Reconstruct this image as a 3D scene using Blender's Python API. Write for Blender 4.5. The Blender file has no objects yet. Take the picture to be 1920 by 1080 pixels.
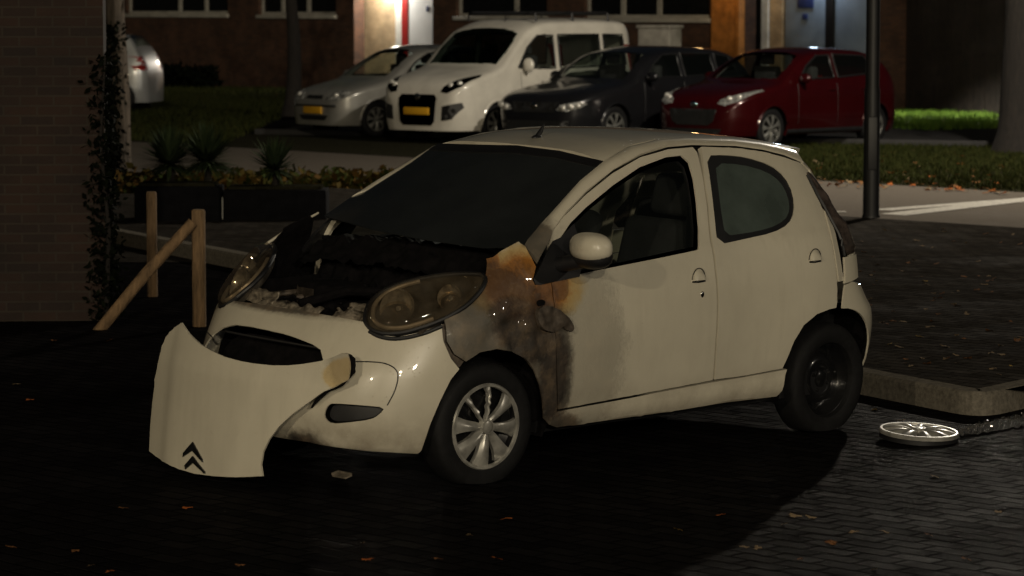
import bpy, bmesh, math, random
import numpy as np
from mathutils import Vector, Matrix, noise as mnoise
from mathutils.geometry import delaunay_2d_cdt
R = math.radians
PI = math.pi
random.seed(7)
scene = bpy.context.scene
COL = scene.collection

# ------------------------------------------------------------------ camera
CAM_H, PITCH, FPX = 2.0533, 0.091952, 5630.6
cd = bpy.data.cameras.new('camera')
cam = bpy.data.objects.new('camera', cd)
COL.objects.link(cam)
cam.location = (0, 0, CAM_H)
cam.rotation_euler = (PI / 2 - PITCH, 0, 0)
cd.sensor_width = 36.0
cd.lens = FPX / 1920 * 36
cd.clip_end = 2000
cd.dof.use_dof = True
cd.dof.focus_distance = 14.2
cd.dof.aperture_fstop = 5.6
scene.camera = cam

# ------------------------------------------------------------------ light
SUN_EL, SUN_AZ = R(14), R(4)              # a low warm light from behind the camera
world = bpy.data.worlds.new('World')
scene.world = world
world.use_nodes = True
wn = world.node_tree
wn.nodes.clear()
sky = wn.nodes.new('ShaderNodeTexSky')
sky.sky_type = 'NISHITA'
sky.sun_disc = False
sky.sun_elevation = SUN_EL
sky.sun_rotation = PI + SUN_AZ
bg = wn.nodes.new('ShaderNodeBackground')
bg.inputs[1].default_value = 0.0018
wo = wn.nodes.new('ShaderNodeOutputWorld')
wn.links.new(sky.outputs[0], bg.inputs[0])
wn.links.new(bg.outputs[0], wo.inputs[0])

def lamp(name, kind, loc, energy, color, **kw):
    l = bpy.data.lights.new(name, kind)
    l.energy = energy
    l.color = color
    for k, v in kw.items():
        setattr(l, k, v)
    o = bpy.data.objects.new(name, l)
    o.location = loc
    COL.objects.link(o)
    return o

sun = lamp('sun', 'SUN', (0, -20, 10), 0.45, (1.0, 0.86, 0.62), angle=R(0.6))
sd = Vector((-math.sin(SUN_AZ) * math.cos(SUN_EL), math.cos(SUN_AZ) * math.cos(SUN_EL), -math.sin(SUN_EL)))
sun.rotation_euler = sd.to_track_quat('-Z', 'Y').to_euler()
# unseen street lamps outside the frame; the last three added for extra highlight dots
lamp('unseen_lamp', 'POINT', (6.9, 36.0, 7.6), 4200, (1.0, 0.9, 0.74), shadow_soft_size=0.16)
lamp('unseen_lamp', 'POINT', (-9.0, -9.0, 7.0), 3500, (1.0, 0.85, 0.6), shadow_soft_size=0.15)
lamp('unseen_lamp', 'POINT', (5.5, -9.0, 5.2), 3600, (1.0, 0.88, 0.68), shadow_soft_size=0.32)

lamp('unseen_lamp', 'POINT', (3.0, -28.0, 8.0), 900, (1.0, 0.9, 0.75), shadow_soft_size=0.2)
lamp('unseen_lamp', 'POINT', (-22.0, 12.0, 7.0), 700, (1.0, 0.8, 0.5), shadow_soft_size=0.15)
lamp('unseen_lamp', 'POINT', (20.0, 8.0, 7.0), 900, (1.0, 0.88, 0.7), shadow_soft_size=0.15)

scene.view_settings.view_transform = 'Standard'
scene.view_settings.look = 'None'
scene.view_settings.exposure = 0.0
scene.view_settings.gamma = 1.0
scene.view_settings.use_curve_mapping = False

# ------------------------------------------------------------------ helpers
def tag(o, label=None, cat=None, group=None, kind=None):
    if label: o['label'] = label
    if cat: o['category'] = cat
    if group: o['group'] = group
    if kind: o['kind'] = kind
    return o

def empty(name, M, label=None, cat=None, group=None):
    o = bpy.data.objects.new(name, None)
    o.empty_display_size = 0.2
    COL.objects.link(o)
    o.matrix_world = M if isinstance(M, Matrix) else Matrix.Translation(M)
    return tag(o, label, cat, group)

def link_mesh(name, verts, faces, mats, parent=None, smooth=True, fmat=None, normals=None):
    me = bpy.data.meshes.new(name)
    me.from_pydata([tuple(v) for v in verts], [], faces)
    for m in (mats if isinstance(mats, (list, tuple)) else [mats]):
        me.materials.append(m)
    me.polygons.foreach_set('use_smooth', [smooth] * len(me.polygons))
    if fmat:
        me.polygons.foreach_set('material_index', fmat)
    me.update()
    if normals is not None:
        me.normals_split_custom_set_from_vertices([tuple(n) for n in normals])
    o = bpy.data.objects.new(name, me)
    COL.objects.link(o)
    if parent is not None:
        o.parent = parent
    return o

class MB:
    """collects simple shapes into one mesh object"""
    def __init__(self):
        self.v, self.f = [], []
    def add(self, vs, fs):
        n = len(self.v)
        self.v += [Vector(p) for p in vs]
        self.f += [tuple(i + n for i in f) for f in fs]
        return self
    def box(self, x0, x1, y0, y1, z0, z1, M=None, b=0.0):
        if b <= 0:
            vs = [(x, y, z) for x in (x0, x1) for y in (y0, y1) for z in (z0, z1)]
            fs = [(0, 1, 3, 2), (4, 6, 7, 5), (0, 4, 5, 1), (2, 3, 7, 6), (0, 2, 6, 4), (1, 5, 7, 3)]
        else:
            bm = bmesh.new()
            bmesh.ops.create_cube(bm, size=1.0)
            bmesh.ops.scale(bm, vec=(x1 - x0, y1 - y0, z1 - z0), verts=bm.verts)
            bmesh.ops.translate(bm, vec=((x0 + x1) / 2, (y0 + y1) / 2, (z0 + z1) / 2), verts=bm.verts)
            bmesh.ops.bevel(bm, geom=list(bm.edges), offset=b, segments=3, affect='EDGES', profile=0.5)
            bm.verts.index_update()
            vs = [v.co.copy() for v in bm.verts]
            fs = [tuple(v.index for v in f.verts) for f in bm.faces]
            bm.free()
        if M is not None:
            vs = [M @ Vector(p) for p in vs]
        return self.add(vs, fs)
    def tube(self, pts, rad, n=10, cap=True):
        pts = [Vector(p) for p in pts]
        rads = rad if isinstance(rad, (list, tuple)) else [rad] * len(pts)
        vs, fs = [], []
        ref = Vector((0, 0, 1))
        for i, p in enumerate(pts):
            d = (pts[min(i + 1, len(pts) - 1)] - pts[max(i - 1, 0)]).normalized()
            if abs(d.dot(ref)) > 0.95:
                a = d.cross(Vector((1, 0, 0))).normalized()
            else:
                a = d.cross(ref).normalized()
            b = d.cross(a)
            for k in range(n):
                t = 2 * PI * k / n
                vs.append(p + (a * math.cos(t) + b * math.sin(t)) * rads[i])
        for i in range(len(pts) - 1):
            for k in range(n):
                k2 = (k + 1) % n
                fs.append((i * n + k, (i + 1) * n + k, (i + 1) * n + k2, i * n + k2))
        if cap:
            fs.append(tuple(range(n)))
            fs.append(tuple((len(pts) - 1) * n + k for k in reversed(range(n))))
        return self.add(vs, fs)
    def lathe(self, prof, n=40, M=None):
        """profile (r, h) turned round the local Y axis"""
        vs, fs = [], []
        for r, h in prof:
            for k in range(n):
                t = 2 * PI * k / n
                vs.append(Vector((r * math.cos(t), h, r * math.sin(t))))
        for i in range(len(prof) - 1):
            for k in range(n):
                k2 = (k + 1) % n
                fs.append((i * n + k, i * n + k2, (i + 1) * n + k2, (i + 1) * n + k))
        if M is not None:
            vs = [M @ v for v in vs]
        return self.add(vs, fs)
    def ellipsoid(self, c, r, M=None, nu=24, nv=14, p=1.0):
        vs, fs = [], []
        for j in range(nv + 1):
            a = -PI / 2 + PI * j / nv
            for i in range(nu):
                b = 2 * PI * i / nu
                sg = lambda t: math.copysign(abs(t) ** p, t)
                vs.append(Vector((c[0] + r[0] * sg(math.cos(a)) * sg(math.cos(b)), c[1] + r[1] * sg(math.cos(a)) * sg(math.sin(b)), c[2] + r[2] * sg(math.sin(a)))))
        for j in range(nv):
            for i in range(nu):
                i2 = (i + 1) % nu
                fs.append((j * nu + i, j * nu + i2, (j + 1) * nu + i2, (j + 1) * nu + i))
        if M is not None:
            vs = [M @ v for v in vs]
        return self.add(vs, fs)
    def build(self, name, mat, parent=None, smooth=True, angle=40):
        o = link_mesh(name, self.v, self.f, mat, parent, smooth)
        if smooth:
            o.data.set_sharp_from_angle(angle=R(angle))
        return o

def pchip(pts):
    xs = np.array([p[0] for p in pts], float)
    ys = np.array([p[1] for p in pts], float)
    h = np.diff(xs)
    d = np.diff(ys) / h
    m = np.zeros(len(xs))
    m[0], m[-1] = d[0], d[-1]
    for i in range(1, len(xs) - 1):
        if d[i - 1] * d[i] > 0:
            w1, w2 = 2 * h[i] + h[i - 1], h[i] + 2 * h[i - 1]
            m[i] = (w1 + w2) / (w1 / d[i - 1] + w2 / d[i])
    xs_, ys_, h_, m_ = xs.tolist(), ys.tolist(), h.tolist(), m.tolist()
    import bisect
    def f(x):
        if x <= xs_[0]: return ys_[0]
        if x >= xs_[-1]: return ys_[-1]
        i = bisect.bisect_right(xs_, x) - 1
        t = (x - xs_[i]) / h_[i]
        t2, t3 = t * t, t * t * t
        return ys_[i] * (2 * t3 - 3 * t2 + 1) + m_[i] * h_[i] * (t3 - 2 * t2 + t) + ys_[i + 1] * (3 * t2 - 2 * t3) + m_[i + 1] * h_[i] * (t3 - t2)
    return f

def sstep(a, b, x):
    t = min(1.0, max(0.0, (x - a) / (b - a)))
    return t * t * (3 - 2 * t)

def smooth_poly(pts, n=2, closed=False):
    """corner-cutting of a polyline (Chaikin)"""
    pts = [tuple(p) for p in pts]
    for _ in range(n):
        q = []
        m = len(pts)
        rng = range(m) if closed else range(m - 1)
        if not closed: q.append(pts[0])
        for i in rng:
            a, b = pts[i], pts[(i + 1) % m]
            q.append(tuple(0.75 * s + 0.25 * t for s, t in zip(a, b)))
            q.append(tuple(0.25 * s + 0.75 * t for s, t in zip(a, b)))
        if not closed: q.append(pts[-1])
        pts = q
    return pts

def resample(poly, sp, closed=True):
    out = []
    m = len(poly)
    for i in range(m if closed else m - 1):
        a, b = np.array(poly[i], float), np.array(poly[(i + 1) % m], float)
        k = max(1, int(math.ceil(np.linalg.norm(b - a) / sp)))
        for j in range(k):
            out.append(tuple(a + (b - a) * j / k))
    if not closed: out.append(tuple(poly[-1]))
    return out

def in_poly(P, poly):
    P = np.atleast_2d(P)
    x, y = P[:, 0], P[:, 1]
    ins = np.zeros(len(P), bool)
    m = len(poly)
    for i in range(m):
        x1, y1 = poly[i]
        x2, y2 = poly[(i + 1) % m]
        if y1 == y2: continue
        c = ((y1 > y) != (y2 > y)) & (x < (x2 - x1) * (y - y1) / (y2 - y1) + x1)
        ins ^= c
    return ins

def dist_poly(P, poly):
    P = np.atleast_2d(P)
    best = np.full(len(P), 1e9)
    m = len(poly)
    for i in range(m):
        a, b = np.array(poly[i], float), np.array(poly[(i + 1) % m], float)
        ab = b - a
        L = ab @ ab
        if L < 1e-14: continue
        t = np.clip(((P - a) @ ab) / L, 0, 1)
        q = a + t[:, None] * ab
        best = np.minimum(best, np.hypot(*(P - q).T))
    return best

def tri2d(outline, holes=(), sp=0.04):
    """dense triangulation of a polygon with holes: (points, triangles, boundary edges)"""
    loops = [resample(outline, sp)] + [resample(h, sp) for h in holes]
    pts, edges = [], []
    for lp in loops:
        n0 = len(pts)
        pts += lp
        edges += [(n0 + i, n0 + (i + 1) % len(lp)) for i in range(len(lp))]
    A = np.array(loops[0])
    x0, y0 = A.min(0)
    x1, y1 = A.max(0)
    gx = np.arange(x0 + sp * .5, x1, sp)
    gy = np.arange(y0 + sp * .5, y1, sp * 0.87)
    G = np.array([(x + (j % 2) * sp * .5, y) for j, y in enumerate(gy) for x in gx])
    if len(G):
        ok = in_poly(G, loops[0])
        d = dist_poly(G, loops[0])
        for h in loops[1:]:
            ok &= ~in_poly(G, h)
            d = np.minimum(d, dist_poly(G, h))
        G = G[ok & (d > sp * .45)]
        pts = pts + [tuple(g) for g in G]
    r = delaunay_2d_cdt([Vector(p) for p in pts], edges, [], 0, 1e-6)
    V = [tuple(v) for v in r[0]]
    F = [tuple(f) for f in r[2]]
    C = np.array([np.mean([V[i] for i in f], axis=0) for f in F])
    ok = in_poly(C, loops[0])
    for h in loops[1:]:
        ok &= ~in_poly(C, h)
    F = [f for f, k in zip(F, ok) if k]
    cnt = {}
    for f in F:
        for a, b in zip(f, f[1:] + f[:1]):
            cnt.setdefault((min(a, b), max(a, b)), []).append((a, b))
    B = [e[0] for e in cnt.values() if len(e) == 1]
    return V, F, B

def panel(name, outline, S, mat, parent, holes=(), sp=0.04, th=0.012, off=0.0, hint=None, mirror=False, center=(1.2, 0, 0.5), lip=0.0, fn=None):
    """sheet with thickness laid on the surface S(u, v); mirror=True also makes the part of the other side"""
    V, F, B = tri2d(outline, holes, sp)
    e = 2e-3
    P, N = [], []
    cen = Vector(center)
    for u, v in V:
        p = Vector(S(u, v))
        du = Vector(S(u + e, v)) - Vector(S(u - e, v))
        dv = Vector(S(u, v + e)) - Vector(S(u, v - e))
        n = du.cross(dv)
        if n.length < 1e-12: n = p - cen
        n.normalize()
        h = hint if hint is not None else p - cen
        if n.dot(h) < 0: n = -n
        P.append(p)
        N.append(n)
    bset = set(i for ed in B for i in ed)
    outer = []
    for i, (p, n) in enumerate(zip(P, N)):
        o = off + (fn(V[i]) if fn else 0.0) - (lip if i in bset else 0.0)
        outer.append(p + n * o)
    inner = [p + n * (off - th) for p, n in zip(P, N)]
    # orientation of the triangles
    a, b, c = [outer[i] for i in F[0][:3]]
    if (b - a).cross(c - a).dot(N[F[0][0]]) < 0:
        F = [tuple(reversed(f)) for f in F]
    cnt = {}
    for f in F:
        for s, t in zip(f, f[1:] + f[:1]):
            cnt.setdefault((min(s, t), max(s, t)), []).append((s, t))
    B = [ee[0] for ee in cnt.values() if len(ee) == 1]
    n = len(P)
    vs = outer + inner
    NN = list(N) + [-q for q in N]
    if fn:
        NN = None
    fs = list(F) + [tuple(i + n for i in reversed(f)) for f in F]
    for s, t in B:
        k = len(vs)
        vs = vs + [outer[s], outer[t], inner[t], inner[s]]
        q = (outer[t] - outer[s]).cross(inner[s] - outer[s])
        q = q.normalized() if q.length > 1e-12 else N[s]
        if NN is not None: NN += [-q] * 4
        fs.append((k + 3, k + 2, k + 1, k))
    o = link_mesh(name, vs, fs, mat, parent, True, None, NN)
    if not mirror: return o
    vs2 = [Vector((p.x, -p.y, p.z)) for p in vs]
    fs2 = [tuple(reversed(f)) for f in fs]
    N2 = [Vector((q.x, -q.y, q.z)) for q in NN] if NN is not None else None
    o2 = link_mesh(name, vs2, fs2, mat, parent, True, None, N2)
    return o, o2

def loft(name, A, B, mat, parent, seg=6, bulge=0.015, mirror=False, center=(1.2, 0, 0.6), th=0.01):
    """strip between two polylines of equal count, bulging outward"""
    n = len(A)
    cen = Vector(center)
    def mk(my):
        rows = []
        for a, b in zip(A, B):
            a, b = Vector(a), Vector(b)
            mid = (a + b) / 2
            rows.append((a, b, mid))
        vs = []
        for i, (a, b, mid) in enumerate(rows):
            t = (rows[min(i + 1, n - 1)][2] - rows[max(i - 1, 0)][2])
            nn = t.cross(b - a)
            nn = nn.normalized() if nn.length > 1e-9 else Vector((0, 1, 0))
            if nn.dot(mid - cen) < 0: nn = -nn
            for k in range(seg + 1):
                s = k / seg
                vs.append(a.lerp(b, s) + nn * bulge * 4 * s * (1 - s))
            vs.append(b - nn * th)
            vs.append(a - nn * th)
        w = seg + 3
        fs = []
        for i in range(n - 1):
            for k in range(w):
                k2 = (k + 1) % w
                fs.append((i * w + k, i * w + k2, (i + 1) * w + k2, (i + 1) * w + k))
        fs.append(tuple(range(w)))
        fs.append(tuple((n - 1) * w + k for k in reversed(range(w))))
        if my: vs = [Vector((p.x, -p.y, p.z)) for p in vs]
        me = link_mesh(name, vs, fs, mat, parent)
        bm = bmesh.new()
        bm.from_mesh(me.data)
        bmesh.ops.recalc_face_normals(bm, faces=bm.faces)
        bm.to_mesh(me.data)
        bm.free()
        me.data.set_sharp_from_angle(angle=R(50))
        return me
    o = mk(False)
    if mirror: mk(True)
    return o

# ------------------------------------------------------------------ materials
def mat_new(name):
    m = bpy.data.materials.new(name)
    m.use_nodes = True
    nt = m.node_tree
    p = nt.nodes['Principled BSDF']
    return m, nt, p

def setp(p, **kw):
    names = {'base': 'Base Color', 'rough': 'Roughness', 'metal': 'Metallic', 'spec': 'Specular IOR Level', 'coat': 'Coat Weight', 'coatr': 'Coat Roughness', 'trans': 'Transmission Weight', 'alpha': 'Alpha', 'emit': 'Emission Color', 'emits': 'Emission Strength', 'ior': 'IOR'}
    for k, v in kw.items():
        if k in ('base', 'emit') and len(v) == 3: v = (*v, 1)
        p.inputs[names[k]].default_value = v

def node(nt, t, **kw):
    n = nt.nodes.new(t)
    for k, v in kw.items():
        if k.startswith('i'):
            n.inputs[int(k[1:])].default_value = v
        else:
            setattr(n, k, v)
    return n

def coords(nt, scale=1.0):
    tc = node(nt, 'ShaderNodeTexCoord')
    mp = node(nt, 'ShaderNodeMapping')
    s = scale if isinstance(scale, (tuple, list)) else (scale,) * 3
    mp.inputs['Scale'].default_value = s
    nt.links.new(tc.outputs['Object'], mp.inputs[0])
    return mp.outputs[0]

def noise_tex(nt, vec, scale, detail=4, rough=0.55):
    n = node(nt, 'ShaderNodeTexNoise')
    n.inputs['Scale'].default_value = scale
    n.inputs['Detail'].default_value = detail
    n.inputs['Roughness'].default_value = rough
    nt.links.new(vec, n.inputs['Vector'])
    return n.outputs['Fac']

def ramp(nt, fac, stops, interp='LINEAR'):
    r = node(nt, 'ShaderNodeValToRGB')
    r.color_ramp.interpolation = interp
    e = r.color_ramp.elements
    while len(e) < len(stops): e.new(0.5)
    for i, (pos, c) in enumerate(stops):
        e[i].position = pos
        e[i].color = (*c, 1) if len(c) == 3 else c
    nt.links.new(fac, r.inputs[0])
    return r.outputs[0]

def fgrey(a): return (a, a, a)

def bump(nt, p, h, strength=0.3, dist=0.01):
    b = node(nt, 'ShaderNodeBump')
    b.inputs['Strength'].default_value = strength
    b.inputs['Distance'].default_value = dist
    nt.links.new(h, b.inputs['Height'])
    nt.links.new(b.outputs[0], p.inputs['Normal'])

def mathn(nt, op, a, b=None):
    m = node(nt, 'ShaderNodeMath', operation=op)
    for i, x in enumerate((a, b)):
        if x is None: continue
        if isinstance(x, (int, float)): m.inputs[i].default_value = x
        else: nt.links.new(x, m.inputs[i])
    return m.outputs[0]

def simple(name, base, rough=0.5, metal=0.0, var=0.25, scale=8.0, bmp=0.0, **kw):
    m, nt, p = mat_new(name)
    setp(p, rough=rough, metal=metal, **kw)
    v = coords(nt)
    f = noise_tex(nt, v, scale, 5)
    lo = tuple(c * (1 - var) for c in base)
    hi = tuple(min(1, c * (1 + var)) for c in base)
    nt.links.new(ramp(nt, f, [(0.3, lo), (0.7, hi)]), p.inputs['Base Color'])
    if bmp: bump(nt, p, f, bmp, 0.01)
    return m

def mixc(nt, fac, a, b):
    m = node(nt, 'ShaderNodeMix', data_type='RGBA')
    if isinstance(fac, (int, float)): m.inputs[0].default_value = fac
    else: nt.links.new(fac, m.inputs[0])
    for i, x in ((6, a), (7, b)):
        if isinstance(x, tuple): m.inputs[i].default_value = (*x, 1)
        else: nt.links.new(x, m.inputs[i])
    return m.outputs[2]

def zone_mask(nt, v, zones, nn, amt):
    tot = None
    for c, r, pk in zones:
        s = node(nt, 'ShaderNodeVectorMath', operation='SUBTRACT')
        nt.links.new(v, s.inputs[0])
        s.inputs[1].default_value = c
        d = node(nt, 'ShaderNodeVectorMath', operation='DIVIDE')
        nt.links.new(s.outputs[0], d.inputs[0])
        d.inputs[1].default_value = r
        l = node(nt, 'ShaderNodeVectorMath', operation='LENGTH')
        nt.links.new(d.outputs[0], l.inputs[0])
        h = mathn(nt, 'MULTIPLY', mathn(nt, 'SUBTRACT', 1.0, l.outputs['Value']), 1.5)
        h = mathn(nt, 'ADD', h, mathn(nt, 'MULTIPLY', nn, amt))
        h = mathn(nt, 'MAXIMUM', mathn(nt, 'MINIMUM', h, pk), 0.0)
        tot = h if tot is None else mathn(nt, 'MAXIMUM', tot, h)
    return tot

def burnt_paint(name, soot, heat=(), base=(0.62, 0.575, 0.46), dirt_z=0.42):
    """white car paint; heat zones yellow and scorch it, soot zones blacken it: each zone (centre, radii, peak)"""
    m, nt, p = mat_new(name)
    tc = node(nt, 'ShaderNodeTexCoord')
    v = tc.outputs['Object']
    n1 = noise_tex(nt, v, 6.0, 9, 0.66)
    n2 = noise_tex(nt, v, 48.0, 6, 0.7)
    nn = mathn(nt, 'ADD', mathn(nt, 'MULTIPLY', mathn(nt, 'SUBTRACT', n1, 0.5), 1.5), mathn(nt, 'MULTIPLY', mathn(nt, 'SUBTRACT', n2, 0.5), 0.55))
    ns = noise_tex(nt, v, 1.7, 5, 0.6)
    col = ramp(nt, ns, [(0.3, tuple(c * .86 for c in base)), (0.7, tuple(c * 1.05 for c in base))])
    if heat:
        hm = zone_mask(nt, v, heat, nn, 0.35)
        hc = ramp(nt, hm, [(0.0, (0.60, 0.51, 0.32)), (0.34, (0.60, 0.42, 0.17)), (0.56, (0.50, 0.21, 0.04)), (0.85, (0.14, 0.05, 0.012))])
        col = mixc(nt, ramp(nt, hm, [(0.0, fgrey(0)), (0.22, fgrey(1))]), col, hc)
    sx = node(nt, 'ShaderNodeSeparateXYZ')
    nt.links.new(v, sx.inputs[0])
    # road dirt along the bottom and faint streaks
    mr = node(nt, 'ShaderNodeMapRange')
    mr.inputs[1].default_value = dirt_z
    mr.inputs[2].default_value = dirt_z - 0.26
    nt.links.new(sx.outputs[2], mr.inputs[0])
    dm = mathn(nt, 'MULTIPLY', mr.outputs[0], ramp(nt, n1, [(0.35, fgrey(0.12)), (0.7, fgrey(0.85))]))
    mp = node(nt, 'ShaderNodeMapping')
    mp.inputs['Scale'].default_value = (1, 1, 0.16)
    nt.links.new(v, mp.inputs[0])
    n4 = noise_tex(nt, mp.outputs[0], 17, 5, 0.6)
    st = mathn(nt, 'MULTIPLY', mathn(nt, 'MULTIPLY', ramp(nt, n4, [(0.48, fgrey(0)), (0.85, fgrey(1))]), ns), 0.26)
    dm = mathn(nt, 'MAXIMUM', dm, st)
    col = mixc(nt, dm, col, (0.16, 0.125, 0.085))
    if soot:
        sm = zone_mask(nt, v, soot, nn, 0.5)
        n3 = noise_tex(nt, v, 8.0, 8, 0.68)
        sc = ramp(nt, n3, [(0.36, (0.010, 0.008, 0.008)), (0.50, (0.036, 0.025, 0.018)), (0.62, (0.090, 0.062, 0.038)), (0.74, (0.17, 0.122, 0.08))])
        col = mixc(nt, ramp(nt, sm, [(0.0, fgrey(0)), (0.36, fgrey(.36)), (0.58, fgrey(.82)), (0.85, fgrey(.97))]), col, sc)
        tot = mathn(nt, 'MINIMUM', sm, 1.0)
    else:
        tot = None
    nt.links.new(col, p.inputs['Base Color'])
    setp(p, coatr=0.035, rough=.36, coat=1.0)
    vo = node(nt, 'ShaderNodeTexVoronoi')
    vo.inputs['Scale'].default_value = 70
    nt.links.new(v, vo.inputs['Vector'])
    dr = ramp(nt, vo.outputs['Distance'], [(0.0, fgrey(1)), (0.22, fgrey(0))])
    h = mathn(nt, 'MULTIPLY', dr, ramp(nt, noise_tex(nt, v, 30, 2), [(0.5, fgrey(0)), (0.6, fgrey(1))]))
    if tot is not None:
        nt.links.new(mathn(nt, 'ADD', 0.34, mathn(nt, 'MULTIPLY', tot, 0.2)), p.inputs['Roughness'])
        nt.links.new(mathn(nt, 'SUBTRACT', 1.0, mathn(nt, 'MULTIPLY', tot, 0.7)), p.inputs['Coat Weight'])
        h = mathn(nt, 'ADD', h, mathn(nt, 'MULTIPLY', mathn(nt, 'MULTIPLY', n1, tot), 6.0))
    bump(nt, p, h, 0.5, 0.004)
    return m

def glass(name, tint=(0.6, 0.65, 0.62), opacity=0.12, body=(0.02, 0.022, 0.02), rough=0.04, fog=None):
    """thin pane: tinted transparency, a film of soot or mist, and a mirror coat"""
    m = bpy.data.materials.new(name)
    m.use_nodes = True
    nt = m.node_tree
    nt.nodes.clear()
    out = node(nt, 'ShaderNodeOutputMaterial')
    tr = node(nt, 'ShaderNodeBsdfTransparent')
    tr.inputs[0].default_value = (*tint, 1)
    df = node(nt, 'ShaderNodeBsdfDiffuse')
    df.inputs[0].default_value = (*body, 1)
    mx = node(nt, 'ShaderNodeMixShader')
    mx.inputs[0].default_value = opacity
    if fog:
        v = coords(nt)
        f = noise_tex(nt, v, fog, 5, 0.6)
        nt.links.new(ramp(nt, f, [(0.35, fgrey(max(0, opacity - 0.2))), (0.65, fgrey(min(1, opacity + 0.12)))]), mx.inputs[0])
    nt.links.new(tr.outputs[0], mx.inputs[1])
    nt.links.new(df.outputs[0], mx.inputs[2])
    gl = node(nt, 'ShaderNodeBsdfGlossy')
    gl.inputs['Roughness'].default_value = rough
    fr = node(nt, 'ShaderNodeFresnel')
    fr.inputs[0].default_value = 1.45
    m2 = node(nt, 'ShaderNodeMixShader')
    ge = node(nt, 'ShaderNodeNewGeometry')
    nt.links.new(mathn(nt, 'MULTIPLY', fr.outputs[0], mathn(nt, 'SUBTRACT', 1.0, ge.outputs['Backfacing'])), m2.inputs[0])
    nt.links.new(mx.outputs[0], m2.inputs[1])
    nt.links.new(gl.outputs[0], m2.inputs[2])
    nt.links.new(m2.outputs[0], out.inputs[0])
    return m

def car_paint(name, base, metal=0.0, rough=0.35):
    m, nt, p = mat_new(name)
    v = coords(nt)
    f = noise_tex(nt, v, 3.0, 6)
    lo = tuple(c * 0.82 for c in base)
    nt.links.new(ramp(nt, f, [(0.35, lo), (0.65, base)]), p.inputs['Base Color'])
    setp(p, metal=metal, rough=rough, coat=0.7, coatr=0.08)
    return m

M_black = simple('black_plastic', (0.008, 0.008, 0.009), 0.5, var=0.3)
M_soot = simple('charred_soot', (0.0035, 0.003, 0.0034), 0.9, var=0.7, scale=20, bmp=0.6, spec=.12)
M_char = simple('burnt_metal', (0.07, 0.055, 0.042), 0.6, 0.3, var=0.7, scale=18, bmp=0.8)
M_ash = simple('ash_aluminium', (0.20, 0.17, 0.13), 0.55, 0.35, var=0.75, scale=26, bmp=0.9)
M_seat = simple('seat_fabric', (0.028, 0.026, 0.028), 0.9, var=0.3)
M_tyre = simple('tyre_rubber', (0.0055, 0.0055, 0.006), 0.7, 0.0, spec=.25, var=0.35, scale=30, bmp=0.2)
M_alloy = simple('silver_plastic', (0.34, 0.33, 0.30), 0.28, 0.4, var=0.45, scale=14)
M_steel = simple('black_steel', (0.022, 0.022, 0.023), 0.22, 0.6, var=0.3, coat=.5)
M_chrome = simple('chrome', (0.55, 0.55, 0.54), 0.12, 1.0, var=0.1)
M_smoke = simple('smoked_reflector', (0.13, 0.115, 0.095), 0.24, 0.6, var=0.6, scale=12)
M_bezel = simple('bezel_plastic', (0.34, 0.28, 0.2), 0.3, 0.5, var=0.3, scale=14)
M_lens = glass('headlamp_lens', (0.86, 0.82, 0.75), 0.13, (0.15, 0.128, 0.095), 0.035, fog=7)
M_glass = glass('clear_glass', (0.86, 0.89, 0.87), 0.05, (.03, .035, .033))
M_sootglass = glass('sooty_glass', (0.25, 0.27, 0.26), 0.80, (0.024, 0.027, 0.028), 0.16, fog=2.2)
M_mist = glass('misted_glass', (0.4, 0.45, 0.42), 0.85, (0.075, 0.096, 0.086), 0.16, fog=5.0)
M_bulb = simple('lamp_reflector_silver', (0.62, 0.60, 0.55), 0.16, 0.35, var=0.35, scale=40, coat=1.0)
M_bowl = simple('smoked_reflector_bowl', (0.36, 0.31, 0.235), 0.16, 0.6, var=0.5, scale=30, coat=1.0)
M_redlens = simple('red_lens', (0.25, 0.012, 0.010), 0.12, var=0.2, coat=1.0)
M_greylens = simple('grey_lens', (0.09, 0.07, 0.06), 0.10, 0.4, var=0.5, scale=25, coat=1.0)
M_plate = simple('yellow_plate', (0.62, 0.33, 0.02), 0.4, var=0.1)
M_white = simple('white_paint', (0.7, 0.7, 0.66), 0.4, var=0.12)

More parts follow.
